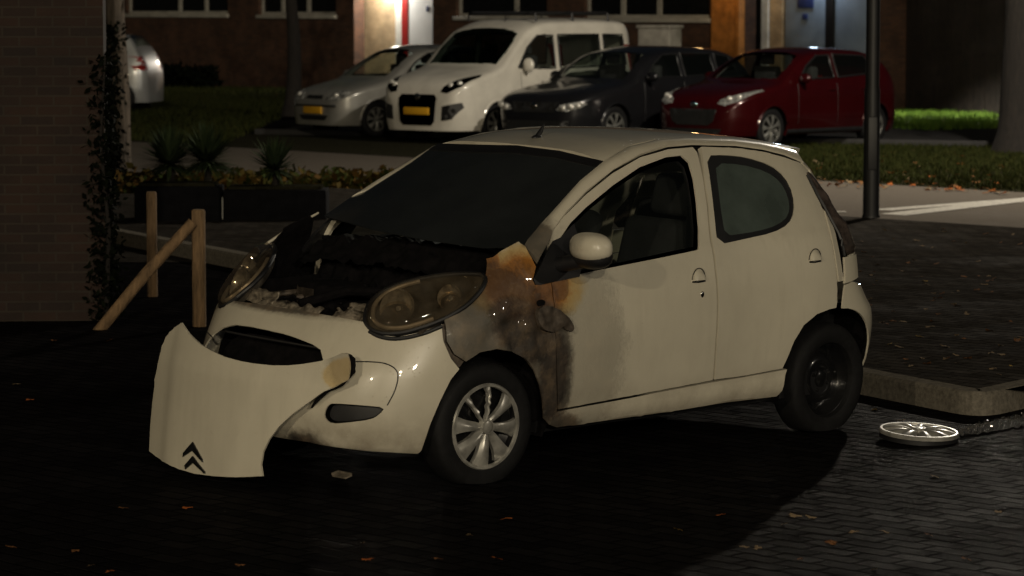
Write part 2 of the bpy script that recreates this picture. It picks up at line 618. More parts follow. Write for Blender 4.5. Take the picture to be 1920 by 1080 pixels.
# ------------------------------------------------------------------ ground and setting
def wet_ground(name, base, var, bricks=None, rlo=0.3, rhi=0.7, bscale=60, bstr=0.4, spec=.01):
    m, nt, p = mat_new(name)
    v = coords(nt)
    big = noise_tex(nt, v, 0.55, 5, 0.6)
    fine = noise_tex(nt, v, bscale, 4, 0.7)
    lo = tuple(c * (1 - var) for c in base)
    hi = tuple(c * (1 + var) for c in base)
    col = ramp(nt, fine, [(0.3, lo), (0.7, hi)])
    h = fine
    if bricks:
        mp = node(nt, 'ShaderNodeMapping')
        mp.inputs['Rotation'].default_value = (0, 0, bricks)
        tc = node(nt, 'ShaderNodeTexCoord')
        nt.links.new(tc.outputs['Object'], mp.inputs[0])
        b = node(nt, 'ShaderNodeTexBrick')
        b.inputs['Scale'].default_value = 1.0
        b.inputs['Brick Width'].default_value = 0.21
        b.inputs['Row Height'].default_value = 0.105
        b.inputs['Mortar Size'].default_value = 0.010
        b.inputs['Mortar Smooth'].default_value = 0.6
        b.inputs['Color1'].default_value = (0.72, 0.72, 0.72, 1)
        b.inputs['Color2'].default_value = (1.2, 1.17, 1.14, 1)
        b.inputs['Mortar'].default_value = (0.35, 0.35, 0.35, 1)
        nt.links.new(mp.outputs[0], b.inputs['Vector'])
        mu = node(nt, 'ShaderNodeMix', data_type='RGBA', blend_type='MULTIPLY')
        mu.inputs[0].default_value = 1.0
        nt.links.new(col, mu.inputs[6])
        nt.links.new(b.outputs['Color'], mu.inputs[7])
        col = mu.outputs[2]
        h = mathn(nt, 'SUBTRACT', mathn(nt, 'MULTIPLY', fine, 0.5), mathn(nt, 'MULTIPLY', b.outputs['Fac'], 1.6))
    nt.links.new(col, p.inputs['Base Color'])
    nt.links.new(ramp(nt, big, [(0.4, fgrey(rlo)), (0.6, fgrey(rhi))]), p.inputs['Roughness'])
    setp(p, spec=0.0)
    bump(nt, p, h, bstr, 0.006)
    # thin broken film of water: a little gloss over the dull surface
    gl = node(nt, 'ShaderNodeBsdfGlossy')
    nt.links.new(ramp(nt, big, [(0.4, fgrey(rlo)), (0.6, fgrey(rhi))]), gl.inputs['Roughness'])
    nt.links.new(p.inputs['Normal'].links[0].from_socket, gl.inputs['Normal'])
    mx = node(nt, 'ShaderNodeMixShader')
    gm = ramp(nt, noise_tex(nt, v, 5.0, 8, .75), [(0.30, fgrey(spec * .15)), (0.72, fgrey(spec))])
    if bricks: gm = mathn(nt, 'MULTIPLY', mathn(nt, 'MULTIPLY', gm, b.outputs['Color']), 1.15)
    nt.links.new(gm, mx.inputs[0])
    nt.links.new(p.outputs[0], mx.inputs[1])
    nt.links.new(gl.outputs[0], mx.inputs[2])
    nt.links.new(mx.outputs[0], nt.nodes['Material Output'].inputs[0])
    return m

M_parkbay = wet_ground('wet_pavers', (0.009, 0.0083, 0.0088), 0.5, bricks=R(45), rlo=0.12, rhi=0.36, bscale=110, bstr=1.0, spec=.022)
M_pave = wet_ground('dark_pavement', (0.028, 0.024, 0.019), 0.4, bricks=R(45), rlo=0.7, rhi=0.95, bscale=40, bstr=0.5, spec=.02)
M_road = wet_ground('asphalt', (0.09, 0.077, 0.063), 0.25, rlo=0.6, rhi=0.8, bscale=90, bstr=0.4, spec=.02)
M_kerb = wet_ground('kerb_stone', (0.14, 0.125, 0.10), 0.4, rlo=0.7, rhi=0.9, bscale=35, bstr=0.4)
M_soil = wet_ground('lawn_soil', (0.016, 0.015, 0.008), 0.5, rlo=0.9, rhi=1.0, bscale=12, bstr=0.8)
M_parking = wet_ground('parking_asphalt', (0.045, 0.044, 0.044), 0.3, rlo=0.35, rhi=0.6, bscale=60, bstr=0.4)
M_line = wet_ground('road_paint', (0.38, 0.36, 0.32), 0.4, rlo=0.4, rhi=0.6, bscale=25, bstr=0.3)

def flat(name, pts, z, mat, kind='structure', thick=0.0):
    n = len(pts)
    if thick <= 0:
        return tag(link_mesh(name, [(x, y, z) for x, y in pts], [tuple(range(n))], mat, None, False), kind=kind)
    vs = [(x, y, z) for x, y in pts] + [(x, y, z - thick) for x, y in pts]
    fs = [tuple(range(n)), tuple(reversed(range(n, 2 * n)))] + [(i, i + n, (i + 1) % n + n, (i + 1) % n) for i in range(n)]
    return tag(link_mesh(name, vs, fs, mat, None, False), kind=kind)

flat('ground', [(-600, -300), (600, -300), (600, 900), (-600, 900)], 0.0, M_parkbay)
# road running diagonally across the middle distance: near edge y = 33.4 - 1.02 x, far edge y = 40.4 - 1.1 x
ne = lambda x: 33.3 - 1.03 * x
fe = lambda x: 40.6 - 1.13 * x
flat('road', [(-25, ne(-25)), (14, ne(14)), (14, fe(14)), (-25, fe(-25))], 0.004, M_road)
# grass verge beyond it, the car park and the lawn before the building
pk = lambda x: 48.3 - 0.42 * x
flat('grass_verge', [(-25, fe(-25)), (14, fe(14)), (14, pk(14)), (-2, pk(-2)), (-4.2, pk(-4.2)), (-10, 95), (-25, 95)], 0.008, M_soil)
flat('car_park', [(-4.3, pk(-4.3)), (14, pk(14)), (20, 54), (-2.6, 62)], 0.014, M_parking)
flat('lawn', [(-2.6, 62), (20, 54), (22, 70), (-8, 92), (-10, 95)], 0.012, M_soil)
# kerb in front of the car park
def strip(name, a, b, w, z0, z1, mat, kind='structure', bev=0.015):
    a, b = Vector((*a, 0)), Vector((*b, 0))
    d = (b - a)
    L = d.length
    M = Matrix.Translation(a) @ Matrix.Rotation(math.atan2(d.y, d.x), 4, 'Z')
    return tag(MB().box(0, L, 0, w, z0, z1, M, bev).build(name, mat), kind=kind)
strip('kerb', (-4.3, pk(-4.3)), (14, pk(14)), 0.14, -0.02, 0.10, M_parking)
# raised pavement to the right of the burnt car
PC = (2.37, 15.07)
PL = (PC[0] - 0.46 * 26, PC[1] + 0.89 * 26)
d1 = Vector((-0.46, 0.89)).normalized()
d2 = Vector((0.60, 0.80)).normalized()
c0 = Vector(PC)
def kerb_path(ins):
    # corner rounded with a short arc
    p1 = c0 + d1 * 18
    p2 = c0 + d2 * 22
    nrm1 = Vector((d1.y, -d1.x))
    nrm2 = Vector((-d2.y, d2.x))
    if nrm1.dot(d2) < 0: nrm1 = -nrm1
    if nrm2.dot(d1) < 0: nrm2 = -nrm2
    r = 0.25
    out = [p1 + nrm1 * ins]
    a, b = c0 + d1 * r, c0 + d2 * r
    for i in range(9):
        t = i / 8
        q = a.lerp(c0, t).lerp(c0.lerp(b, t), t)
        nn = nrm1.lerp(nrm2, t).normalized()
        out.append(q + nn * ins)
    out.append(p2 + nrm2 * ins)
    return out
KA, KB = kerb_path(0.0), kerb_path(0.13)
vs, fs = [], []
for a, b in zip(KA, KB):
    vs += [(a.x, a.y, -0.02), (a.x, a.y, 0.105), (*(a.lerp(b, 0.12)), 0.122), (b.x, b.y, 0.122), (b.x, b.y, -0.02)]
for i in range(len(KA) - 1):
    for k in range(4):
        fs.append((i * 5 + k, i * 5 + k + 1, (i + 1) * 5 + k + 1, (i + 1) * 5 + k))
tag(link_mesh('kerb', vs, fs, M_kerb, None, False), kind='structure')
far_l = (KB[0].x, KB[0].y)
flat('pavement', [tuple(p) for p in KB] + [(15.6, 15.6), (4.52, 26.95), (3.43, 28.1), (0.5, 31.0), (-2.0, 33.0)], 0.118, M_pave, thick=0.2)
# left forecourt behind the posts
flat('forecourt', [(-9, 24.5), (-1.5, 24.5), (-1.5, 33), (-9, 38)], 0.006, M_pave)

# painted lines on the road, tapering away to the right
flat('road_marking', [(3.72, 30.35), (3.95, 30.1), (9.0, 37.2), (8.75, 37.3)], 0.010, M_line)
flat('road_marking', [(3.70, 31.0), (3.9, 30.85), (6.1, 33.2), (5.9, 33.25)], 0.0105, M_line)
flat('road_marking', [(3.05, 30.6), (3.42, 30.6), (3.42, 30.75), (3.05, 30.75)], 0.0102, M_line)

# ------------------------------------------------------------------ the burnt car
CX, CY, YAW, LEAN = 1.02497, 15.10951, -2.360113, 0.035642
MCAR = Matrix.Translation((CX, CY, 0)) @ Matrix.Rotation(YAW, 4, 'Z') @ Matrix.Translation((0, 0.6, 0)) @ Matrix.Rotation(-LEAN, 4, 'X') @ Matrix.Translation((0, -0.6, 0))
car = empty('hatchback_car', MCAR, 'burnt white small hatchback with scorched front wing and its bonnet missing', 'car')
MI = MCAR.inverted()
CAMM = Matrix.Translation((0, 0, CAM_H)) @ Matrix.Rotation(PI / 2 - PITCH, 4, 'X')

def lray(px, py):
    """sight line of a photo point in the car's own metres"""
    o = MI @ Vector((0, 0, CAM_H))
    d = CAMM.to_3x3() @ Vector(((px - 960) / FPX, (540 - py) / FPX, -1))
    return o, (MI.to_3x3() @ d)

wz = pchip([(0.1, .70), (.2, .765), (.3, .79), (.45, .805), (.6, .812), (.75, .805), (.88, .785), (.97, .76), (1.03, .728), (1.1, .695), (1.2, .65), (1.3, .604), (1.4, .555), (1.46, .52)])
xf = pchip([(.1, 2.90), (.2, 3.01), (.3, 3.03), (.4, 3.014), (.5, 2.985), (.6, 2.93), (.7, 2.865), (.76, 2.80), (.82, 2.71), (.88, 2.58), (.93, 2.46), (1.0, 2.3), (1.05, 2.2), (1.1, 2.13), (1.5, 2.12)])
xr = pchip([(.1, .40), (.2, .46), (.35, .525), (.5, .545), (.58, .53), (.66, .46), (.72, .42), (.9, .40), (1.1, .32), (1.25, .22), (1.35, .13), (1.46, .05)])

def HW(x, z):
    zz = z + .25 * max(0.0, x - 1.95) * sstep(.7, .85, z)
    w = wz(zz)
    if x < .9: w -= .03 * (.9 - x) * sstep(.95, 1.2, z)
    if x > 2.3:
        X = (x - 2.3) / max(.02, xf(z) - 2.3)
        if X >= 1: return 0.0
        w *= (1 - X ** 2.2) ** (1 / 3)
    if x < .4:
        X = (.4 - x) / (.4 + xr(z))
        if X >= 1: return 0.0
        w *= (1 - X ** 5) ** (1 / 3)
    return w

def R0(x):
    return _r0(x)
_r0 = pchip([(-.25, 1.36), (-.1, 1.392), (.2, 1.432), (.5, 1.457), (.85, 1.468), (1.15, 1.46), (1.35, 1.438), (1.5, 1.41), (1.6, 1.38)])
def HR(x, y):
    y = abs(y)
    k = .575 - .03 * max(0, .9 - x)
    return R0(x) - .025 * (y / k) ** 2 - .05 * (y / k) ** 7

def inside(p):
    x, y, z = p
    if z < .1 or z > 1.5: return False
    return abs(y) < HW(x, z) and z < HR(x, y) if z > 1.2 else abs(y) < HW(x, z)

def march(px, py, test=inside):
    o, d = lray(px, py)
    d = d.normalized()
    t, st = 11.0, .012
    while t < 20:
        if test(o + d * t):
            a, b = t - st, t
            for _ in range(18):
                m = (a + b) / 2
                if test(o + d * m): b = m
                else: a = m
            return o + d * b
        t += st
    # grazing: nearest approach
    best, bp = 1e9, None
    t = 11.0
    while t < 20:
        p = o + d * t
        g = abs(p.y) - HW(p.x, p.z)
        if 0.1 < p.z < 1.45 and -0.6 < p.x < 3.1 and g < best and HW(p.x, p.z) > 0:
            best, bp = g, p
        t += .02
    bp = bp.copy()
    bp.y = math.copysign(HW(bp.x, bp.z), bp.y)
    return bp

def hit_y(px, py, y):
    o, d = lray(px, py)
    return o + d * ((y - o.y) / d.y)

def plane_hit(px, py, P, n):
    o, d = lray(px, py)
    return o + d * ((Vector(P) - o).dot(n) / d.dot(n))

def side(x, z): return (x, HW(x, z), z)
def trace(pts, sm=0, test=inside):
    pts = smooth_poly(pts, sm, True) if sm else pts
    return [(p.x, p.z) for p in (march(*q, test) for q in pts)]
def front_pt(ph, z):
    a, b = xf(z) - 2.3, wz(z)
    s, c = math.sin(ph), math.cos(ph)
    return (2.3 + a * math.copysign(abs(s) ** (2 / 2.2), s), b * math.copysign(abs(c) ** (2 / 3), c), z)
def to_front(p):
    a, b = xf(p.z) - 2.3, wz(p.z)
    X = max(0, (p.x - 2.3) / a)
    return (math.atan2(X ** 1.1, math.copysign((abs(p.y) / b) ** 1.5, p.y)), p.z)

soot_side = [((1.95, .79, .52), (.42, .6, .62), .30), ((2.14, .79, .66), (.34, .5, .24), 1.0), ((2.40, .76, .66), (.60, .5, .50), .60), ((2.26, .79, .76), (.26, .4, .12), .8), ((2.24, .79, .70), (.30, .4, .18), .95), ((2.0, .79, .47), (.17, .5, .42), 1.0), ((2.03, .70, 1.08), (.13, .3, .10), .55),
             ((1.95, .75, .22), (.22, .4, .10), .7), ((1.45, .75, .205), (.45, .4, .035), .36), ((.75, .75, .215), (.25, .4, .03), .34), ((1.955, .79, .86), (.07, .4, .09), .5), ((1.83, .79, .885), (.09, .4, .035), .42)]
heat_side = [((2.14, .72, .86), (.36, .4, .20), .60), ((2.05, .79, .82), (.14, .4, .11), .75), ((2.30, .66, .985), (.06, .3, .06), .66)]
soot_front = [((2.80, -.15, .745), (.25, .75, .05), .7), ((2.98, .27, .17), (.16, .20, .10), .9), ((2.72, -.62, .71), (.2, .2, .05), .5)]
P_body = burnt_paint('scorched_white_paint', soot_side, heat_side)
P_front = burnt_paint('bumper_white_paint', soot_front)
P_sootwing = burnt_paint('blackened_wing_paint', [((2.5, -.45, .8), (.62, .9, 1.2), 1.0)])
P_roof = burnt_paint('white_roof_paint', [((2.05, .68, 1.07), (.19, .3, .20), .62)])

# --- front door with window opening, and the furniture of the door
front_door_px = [(1047, 768), (1190, 741), (1337, 713), (1342, 640), (1345, 560), (1340, 500), (1333, 455), (1326, 385), (1318, 330), (1308, 285), (1296, 275), (1250, 279), (1200, 295), (1150, 324), (1100, 364), (1060, 404), (1035, 436), (1032, 470), (1036, 528), (1043, 640), (1047, 720)]
front_hole_px = [(1041, 524), (1110, 509), (1180, 495), (1250, 481), (1311, 468), (1312, 430), (1308, 380), (1302, 335), (1293, 304), (1279, 291), (1250, 294), (1200, 313), (1150, 347), (1100, 388), (1070, 418), (1050, 448), (1041, 480)]
fd = trace(front_door_px)
fh = trace(front_hole_px)
door_l, door_r = panel('door', fd, side, P_body, car, [fh], .035, .03, mirror=True, lip=.003)
wf_in = trace([(1049, 516), (1180, 488), (1303, 461), (1304, 430), (1300, 380), (1294, 340), (1286, 312), (1274, 300), (1250, 304), (1200, 323), (1150, 357), (1100, 398), (1072, 426), (1056, 452), (1049, 480)])
panel('window_frame', fh, side, M_black, car, [wf_in], .05, .02, -.012, mirror=True)
panel('side_window', wf_in, side, M_glass, car, [], .06, .003, -.02, mirror=True)

rear_door_px = [(1341, 722 - 10), (1400, 704), (1468, 691), (1477, 672), (1490, 640), (1508, 610), (1533, 589), (1556, 580), (1569, 577), (1571, 545), (1569, 515), (1564, 480), (1556, 440), (1543, 392), (1529, 350), (1516, 320), (1503, 306), (1470, 294), (1430, 284), (1380, 277), (1312, 274), (1322, 330), (1330, 385), (1337, 455), (1344, 500), (1349, 560), (1346, 640)]
rear_hole_px = smooth_poly([(1325, 291), (1360, 290), (1400, 294), (1447, 309), (1474, 331), (1489, 362), (1491, 395), (1480, 420), (1450, 436), (1400, 447), (1346, 459), (1340, 400), (1333, 340)], 1, True)
rh = trace(rear_hole_px)
rd = trace(rear_door_px)
rdoor_l, rdoor_r = panel('door', rd, side, P_body, car, [rh], .035, .03, mirror=True, lip=.003)
rin = trace(smooth_poly([(1343, 304), (1395, 307), (1440, 320), (1466, 339), (1480, 366), (1484, 392), (1474, 412), (1445, 427), (1400, 436), (1362, 441), (1355, 400), (1348, 345)], 1, True))
panel('window_frame', rh, side, M_black, car, [rin], .05, .02, -.008, mirror=True)
panel('side_window', rin, side, M_mist, car, [], .05, .003, -.010, mirror=True)

# D pillar, behind the rear door
dp = trace([(1505, 306), (1518, 318), (1531, 348), (1546, 392), (1559, 440), (1567, 480), (1572, 515), (1574, 528)])
for s in (1, -1):
    A = [Vector(side(x, z)) for x, z in dp]
    B = [Vector((x - .045, max(.05, HW(x - .045, z) - .006), z)) for x, z in dp]
    A = [Vector((p.x, p.y * s, p.z)) for p in A]
    B = [Vector((p.x, p.y * s, p.z)) for p in B]
    loft('rear_pillar', A, B, P_roof, car, 3, .0, th=.02)

# --- sill
sill_out = trace([(1046, 771), (1190, 745), (1338, 717), (1400, 707), (1477, 693), (1470, 715), (1464, 733), (1455, 744), (1360, 755), (1264, 771), (1150, 787), (1042, 802), (1030, 797), (1034, 780)])
panel('sill', sill_out, lambda x, z: (x, HW(x, z) + .012 * math.sin(PI * min(1, max(0, (z - .2) / .12))), z), P_body, car, [], .03, .03, mirror=True, lip=.004)

# --- front wing
fender_px = [(833, 600), (868, 578), (896, 551), (908, 530), (911, 514), (912, 485), (940, 470), (972, 453), (985, 462), (997, 484), (1005, 500), (998, 525), (1003, 534), (1033, 529), (1039, 600), (1042, 700), (1043, 790), (1030, 797), (1020, 785), (1018, 750), (1012, 720), (1002, 695), (985, 673), (960, 659), (930, 654), (900, 661), (874, 678), (852, 664), (838, 640)]
fw = trace(fender_px)
def fender_dent(uv):
    x, z = uv
    k = math.exp(-(((x - 2.2) / .25) ** 2 + ((z - .68) / .16) ** 2))
    return k * .022 * (mnoise.noise(Vector((x * 9, z * 9, 3.1))) + .5 * mnoise.noise(Vector((x * 21, z * 21, 1.7))))
panel('front_wing', fw, side, P_body, car, [], .02, .008, fn=fender_dent)
V2 = [(x, -y, z) for x, y, z in []]
o = panel('front_wing', [(x, z) for x, z in fw], lambda x, z: (x, -HW(x, z), z), M_soot, car, [], .03, .008, hint=Vector((0.2, -1, .3)))
MB().tube([hit_y(px, py, -.715) for px, py in ((498, 458), (520, 444), (545, 428), (572, 413), (597, 399))], [.006, .008, .008, .008, .005], 6).build('wing_edge', P_roof, car)
# melted side trim hanging over the wing and door edge
bl = [(1003, 583), (1012, 575), (1028, 574), (1040, 579), (1055, 588), (1066, 600), (1072, 613), (1066, 622), (1056, 618), (1050, 610), (1040, 621), (1025, 622), (1012, 617), (1004, 602)]
panel('melted_trim', trace(smooth_poly(bl, 1, True)), side, M_char, car, [], .012, .02, .012, fn=lambda uv: .014 * (.6 + mnoise.noise(Vector((uv[0] * 25, uv[1] * 25, 0)))))
hole = trace(smooth_poly([(1005, 566), (1012, 561), (1022, 564), (1020, 573), (1008, 575)], 1, True))
panel('wing_hole', hole, side, M_soot, car, [], .02, .004, .004)
# wing bracket showing in the gap ahead of the wing
gap = trace([(826, 606), (836, 602), (840, 640), (854, 665), (876, 679), (868, 690), (858, 688), (842, 672), (829, 640)])
panel('wing_bracket', gap, side, M_char, car, [], .03, .006, -.03)

# --- bumper (one skin from wheel arch to wheel arch, with grille and fog lamp openings)
bl_px = [(690, 604), (697, 618), (715, 628), (745, 631), (790, 622), (829, 607), (832, 640), (846, 672), (862, 692), (846, 712), (826, 752), (806, 800), (791, 845), (783, 852), (740, 850), (690, 847), (640, 841), (600, 835), (574, 829)]
bl_f = [to_front(march(*q)) for q in bl_px]
top_z = [(bl_f[0][0] + (PI / 2 - bl_f[0][0]) * t, bl_f[0][1] + .012 * math.sin(t * PI / 2)) for t in (.33, .66, 1.0)]
bot_z = [(PI / 2, bl_f[-1][1] - .005)]
half = list(reversed(bl_f)) + top_z
half = bot_z + half
bump_out = half[:-1] + [half[-1]] + [(PI - a, z) for a, z in reversed(half[1:-1])]
gr_px = [(605, 674), (600, 655), (585, 645), (560, 635), (530, 625), (500, 618), (470, 612), (440, 608)]
gr = [to_front(march(*q)) for q in gr_px]
gl_ = gr
gr2 = [to_front(march(*q)) for q in ((415, 614), (398, 626), (386, 642), (380, 655))]
zt = max(g[1] for g in gl_)
grille = gl_ + gr2
ga, gb = grille[0][0], grille[-1][0]
zb = grille[0][1] - .15
grille = grille + [(gb - .05, zb + .03), (gb - .16, zb), (ga + .16, zb), (ga + .05, zb + .05)]
fog_px = smooth_poly([(607, 775), (614, 759), (624, 756), (680, 760), (722, 764), (712, 777), (696, 787), (650, 793), (620, 795), (609, 786)], 1, True)
fog = [to_front(march(*q)) for q in fog_px]
fog_r = [(PI - a, z) for a, z in reversed(fog)]
bumper = panel('front_bumper', bump_out, front_pt, P_front, car, [grille, fog, fog_r], .026, .012, hint=None, center=(1.6, 0, .4), lip=.004)
for fg in (fog, fog_r):
    panel('fog_lamp_recess', [(a, z) for a, z in fg], front_pt, M_black, car, [], .05, .01, -.05, center=(1.6, 0, .4))
cx_ = sum(a for a, z in fog) / len(fog)
cz_ = sum(z for a, z in fog) / len(fog)
panel('grille', grille, front_pt, M_soot, car, [], .05, .01, -.09, center=(1.6, 0, .4))
# a thin trim bar across the grille mouth
bar = [Vector(front_pt(a, zt - .045 - .03 * abs(a - PI / 2) ** 2)) - Vector((.035, 0, 0)) for a in np.linspace(ga + .06, gb - .06, 24)]
MB().tube(bar, .006, 8).build('grille_bar', M_black, car)
# groove of the bumper insert
gv = [to_front(march(*q)) for q in smooth_poly([(655, 678), (700, 678), (728, 682), (745, 694), (747, 710), (740, 735), (726, 760)], 2)]
MB().tube([Vector(front_pt(*g)) + Vector((.0005, .0005, 0)) for g in gv], .0028, 6).build('bumper_groove', M_black, car)
MB().tube([Vector((front_pt(*g)[0] + .0005, -front_pt(*g)[1] - .0005, g[1])) for g in gv], .0028, 6).build('bumper_groove', M_black, car)

# --- headlamps
hl_px = [(684, 600), (686, 580), (695, 563), (715, 546), (750, 531), (800, 519), (850, 513), (893, 512), (910, 516), (909, 530), (897, 549), (875, 571), (850, 587), (825, 600), (790, 613), (755, 623), (722, 625), (700, 619), (689, 610)]
hp1 = march(690, 612)
hp2 = march(909, 517)
hp3 = march(826, 604)
hn = (hp2 - hp1).cross(hp3 - hp1).normalized()
if hn.x < 0: hn = -hn
hl3 = [plane_hit(px, py, hp1, hn) for px, py in smooth_poly(hl_px, 1, True)]
def plane_basis(P, n, up=Vector((0, 0, 1))):
    a = up.cross(n).normalized()
    b = n.cross(a)
    return a, b
def planar(name, P3, n, mat, parent, bulge=0.0, bw=.05, off=0.0, sp=.02, th=.004, mirror=False, scale=1.0):
    c = sum(P3, Vector()) / len(P3)
    a, b = plane_basis(c, n)
    poly = [((p - c).dot(a) * scale, (p - c).dot(b) * scale) for p in P3]
    def d(uv):
        dd = float(dist_poly([uv], poly)[0])
        t = min(1, dd / bw)
        return bulge * math.sqrt(max(0, 1 - (1 - t) ** 2))
    S = lambda u, v: c + a * u + b * v
    return panel(name, poly, S, mat, parent, [], sp, th, off, n, mirror, fn=d if bulge else None)
planar('headlamp_bowl', hl3, hn, M_smoke, car, -.05, .07, -.006, .02, .004, True, .97)
planar('headlamp', hl3, hn, M_lens, car, .055, .10, .002, .016, .003, True)
hc = sum(hl3, Vector()) / len(hl3)
ha, hb = plane_basis(hc, hn)
# rubber rim under the lamp
for s in (1, -1):
    rim = MB().tube([Vector((p.x, p.y * s, p.z)) for p in [q - hn * .006 for q in hl3] + [hl3[0] - hn * .006]], .011, 8)
    rim.build('headlamp_rim', M_black, car)
    for (px, py, r) in ((748, 580, .082), (846, 560, .056)):
        q = plane_hit(px, py, hp1, hn) + hn * .004
        q = Vector((q.x, q.y * s, q.z))
        ax = Vector((hn.x * .8 + .25, (hn.y * .6 + .05) * s, hn.z * .35)).normalized()
        Mq = Matrix.Translation(q) @ ax.to_track_quat('Y', 'Z').to_matrix().to_4x4()
        MB().lathe([(r, .02), (r * .95, .012), (r * .8, -.008), (r * .55, -.024), (r * .25, -.034), (.012, -.036), (.012, .004), (.001, .006)], 28, Mq).build('headlamp_reflector', M_bowl, car)
for s in (1, -1):
    inn = [hc + (q - hc) * .86 for q in hl3]
    inn = [Vector((q.x, q.y * s, q.z)) for q in inn]
    nn_ = Vector((hn.x, hn.y * s, hn.z))
    m_ = len(inn)
    MB().tube([q + nn_ * .004 for q in inn[m_ - 12:] + inn[:m_ // 2 - 9]], .010, 8).build('headlamp_bezel', M_bezel, car)
# shadow gap trim under the left headlamp
ug = [(692, 622), (715, 634), (745, 637), (790, 628), (828, 612)]
MB().tube([march(*q) - Vector((.004, .002, 0)) for q in smooth_poly(ug, 2)], .010, 8).build('headlamp_seal', M_black, car)

# --- windscreen, roof, roof rails
def ws(y, z): return (2.195 - (z - 1.04) * 1.948 - .27 * y * y - .05 * abs(y) ** 4, y, z)
def ws_test(p): return p.x < ws(p.y, p.z)[0]
def trace_ws(pts): return [(p.y, p.z) for p in (march(*q, ws_test) for q in pts)]
ws_px = [(607, 405), (660, 368), (720, 330), (780, 294), (822, 270), (890, 271), (970, 274), (1050, 284), (1131, 303), (1105, 325), (1080, 347), (1030, 402), (992, 446), (977, 463), (905, 464), (800, 449), (700, 430), (650, 416)]
wsl = trace_ws(ws_px)
wsy = lambda q: q
# symmetrical outline taken from the left half
LT = march(1131, 303, ws_test); LB = march(985, 455, ws_test)
RT = march(822, 270, ws_test); RB = march(604, 403, ws_test)
panel('windscreen', wsl, ws, M_sootglass, car, [], .05, .005, 0, hint=Vector((1, 0, .8)))
frit = trace_ws([(822, 270), (970, 274), (1050, 284), (1131, 303), (1118, 314), (1045, 297), (965, 288), (890, 286), (805, 281)])
panel('windscreen_band', frit, ws, M_black, car, [], .05, .004, .0045, hint=Vector((1, 0, .8)))
M_frit = M_black
# left rail: lower edge on the body side, upper edge along windscreen and roof
low_px = [(1008, 492), (1019, 470), (1031, 448), (1042, 423), (1062, 396), (1100, 357), (1150, 317), (1200, 288), (1250, 272), (1296, 268), (1380, 270), (1430, 277), (1470, 287), (1503, 301)]
upp_px = [(982, 462), (990, 448), (1010, 424), (1035, 397), (1060, 369), (1087, 339), (1131, 303), (1175, 280), (1215, 267), (1255, 259), (1330, 257), (1400, 266), (1455, 279), (1500, 296)]
low3 = [march(*q) for q in low_px]
upp3 = []
for i, q in enumerate(upp_px):
    if i < 7: upp3.append(march(*q, ws_test))
    else:
        l = low3[i]
        y = l.y - .075 - .01 * (i - 7) / 6
        x = l.x - (.0 if i < 12 else .0)
        upp3.append(Vector((x, y, HR(x, y))))
low3[6:] = [Vector((p.x, p.y + .004, p.z)) for p in low3[6:]]
loft('roof_rail', low3, upp3, P_roof, car, 6, .012)
fl = lambda P: [Vector((p.x, -p.y, p.z)) for p in P[3:]]
loft('roof_rail', fl(low3), fl(upp3), P_roof, car, 6, .012)
hy = [(p.x, p.y) for p in upp3[6:]]
top_edge = [(ws(y, z)[0] - .004, y) for y, z in wsl[4:9]]
te = [(x, y) for x, y in top_edge if -hy[0][1] < y < hy[0][1]]
roof_poly = [(x - .004, y - .004) for x, y in hy] + [(-.12, .40), (-.16, 0), (-.12, -.40)] + [(x - .004, -y + .004) for x, y in reversed(hy)] + sorted([(1.62 - .0 - .27 * y * y - .12 + .0, y) for y in ()]) + te
panel('roof', roof_poly, lambda x, y: (x, y, HR(x, y)), P_roof, car, [], .045, .02, 0, hint=Vector((0, 0, 1)))
# aerial stub
ab = march(1000, 262)
ab = Vector((1.33, 0, HR(1.33, 0)))
MB().ellipsoid((ab.x, ab.y, ab.z), (.03, .018, .012)).tube([ab, ab + Vector((-.025, 0, .03)), ab + Vector((-.045, 0, .062))], [.014, .011, .004]).build('aerial', M_black, car)

# --- rear end: tailgate, tail lamps, bumper
def rear_pt(ph, z):
    a = .4 + xr(z)
    s, c = math.sin(ph), math.cos(ph)
    b = wz(z) - .03 * .7 * sstep(.95, 1.2, z)
    return (.4 - a * abs(s) ** (2 / 5), b * math.copysign(abs(c) ** (2 / 3), c), z)
def rear_phi(x, z):
    X = min(1, max(0, (.4 - x) / (.4 + xr(z))))
    return math.asin(math.sqrt(X ** 5))
arch = lambda t: (.0 + .352 * math.cos(t), .27 + .352 * math.sin(t))
arc_pts = [arch(t) for t in np.linspace(PI * .5, PI * 1.02, 14)]
rb = [(rear_phi(x, z), z) for x, z in arc_pts] + [(rear_phi(-.36, .215), .215), (PI / 2, .21)]
up = [(rear_phi(-.005, .66), .66), (rear_phi(-.03, .735), .735), (rear_phi(-.1, .74), .745), (rear_phi(-.2, .70), .72), (PI / 2, .70)]
hb_ = [(PI / 2, .70)] + list(reversed(up[:-1])) + rb
rb_poly = hb_[:-1] + [(PI / 2, .21)] + [(PI - a, z) for a, z in reversed(hb_[1:-1])]
panel('rear_bumper', rb_poly, rear_pt, P_roof, car, [], .03, .012, 0, center=(.9, 0, .5), lip=.003)
tg = [(rear_phi(-.12, .76), .76), (rear_phi(-.10, 1.0), 1.0), (rear_phi(-.06, 1.2), 1.2), (rear_phi(.0, 1.34), 1.345), (PI / 2, 1.36)]
tgp = [(PI / 2, .75)] + tg + [(PI - a, z) for a, z in reversed(tg[:-1])]
panel('tailgate', tgp, rear_pt, P_roof, car, [], .05, .012, -.012, center=(.9, 0, .6))
tl = [(-.035, .875), (-.025, 1.0), (.005, 1.13), (.045, 1.26), (.03, 1.275), (-.03, 1.22), (-.10, 1.08), (-.15, .95), (-.17, .885)]
tlp = [(rear_phi(x, z), z) for x, z in smooth_poly(tl, 1, True)]
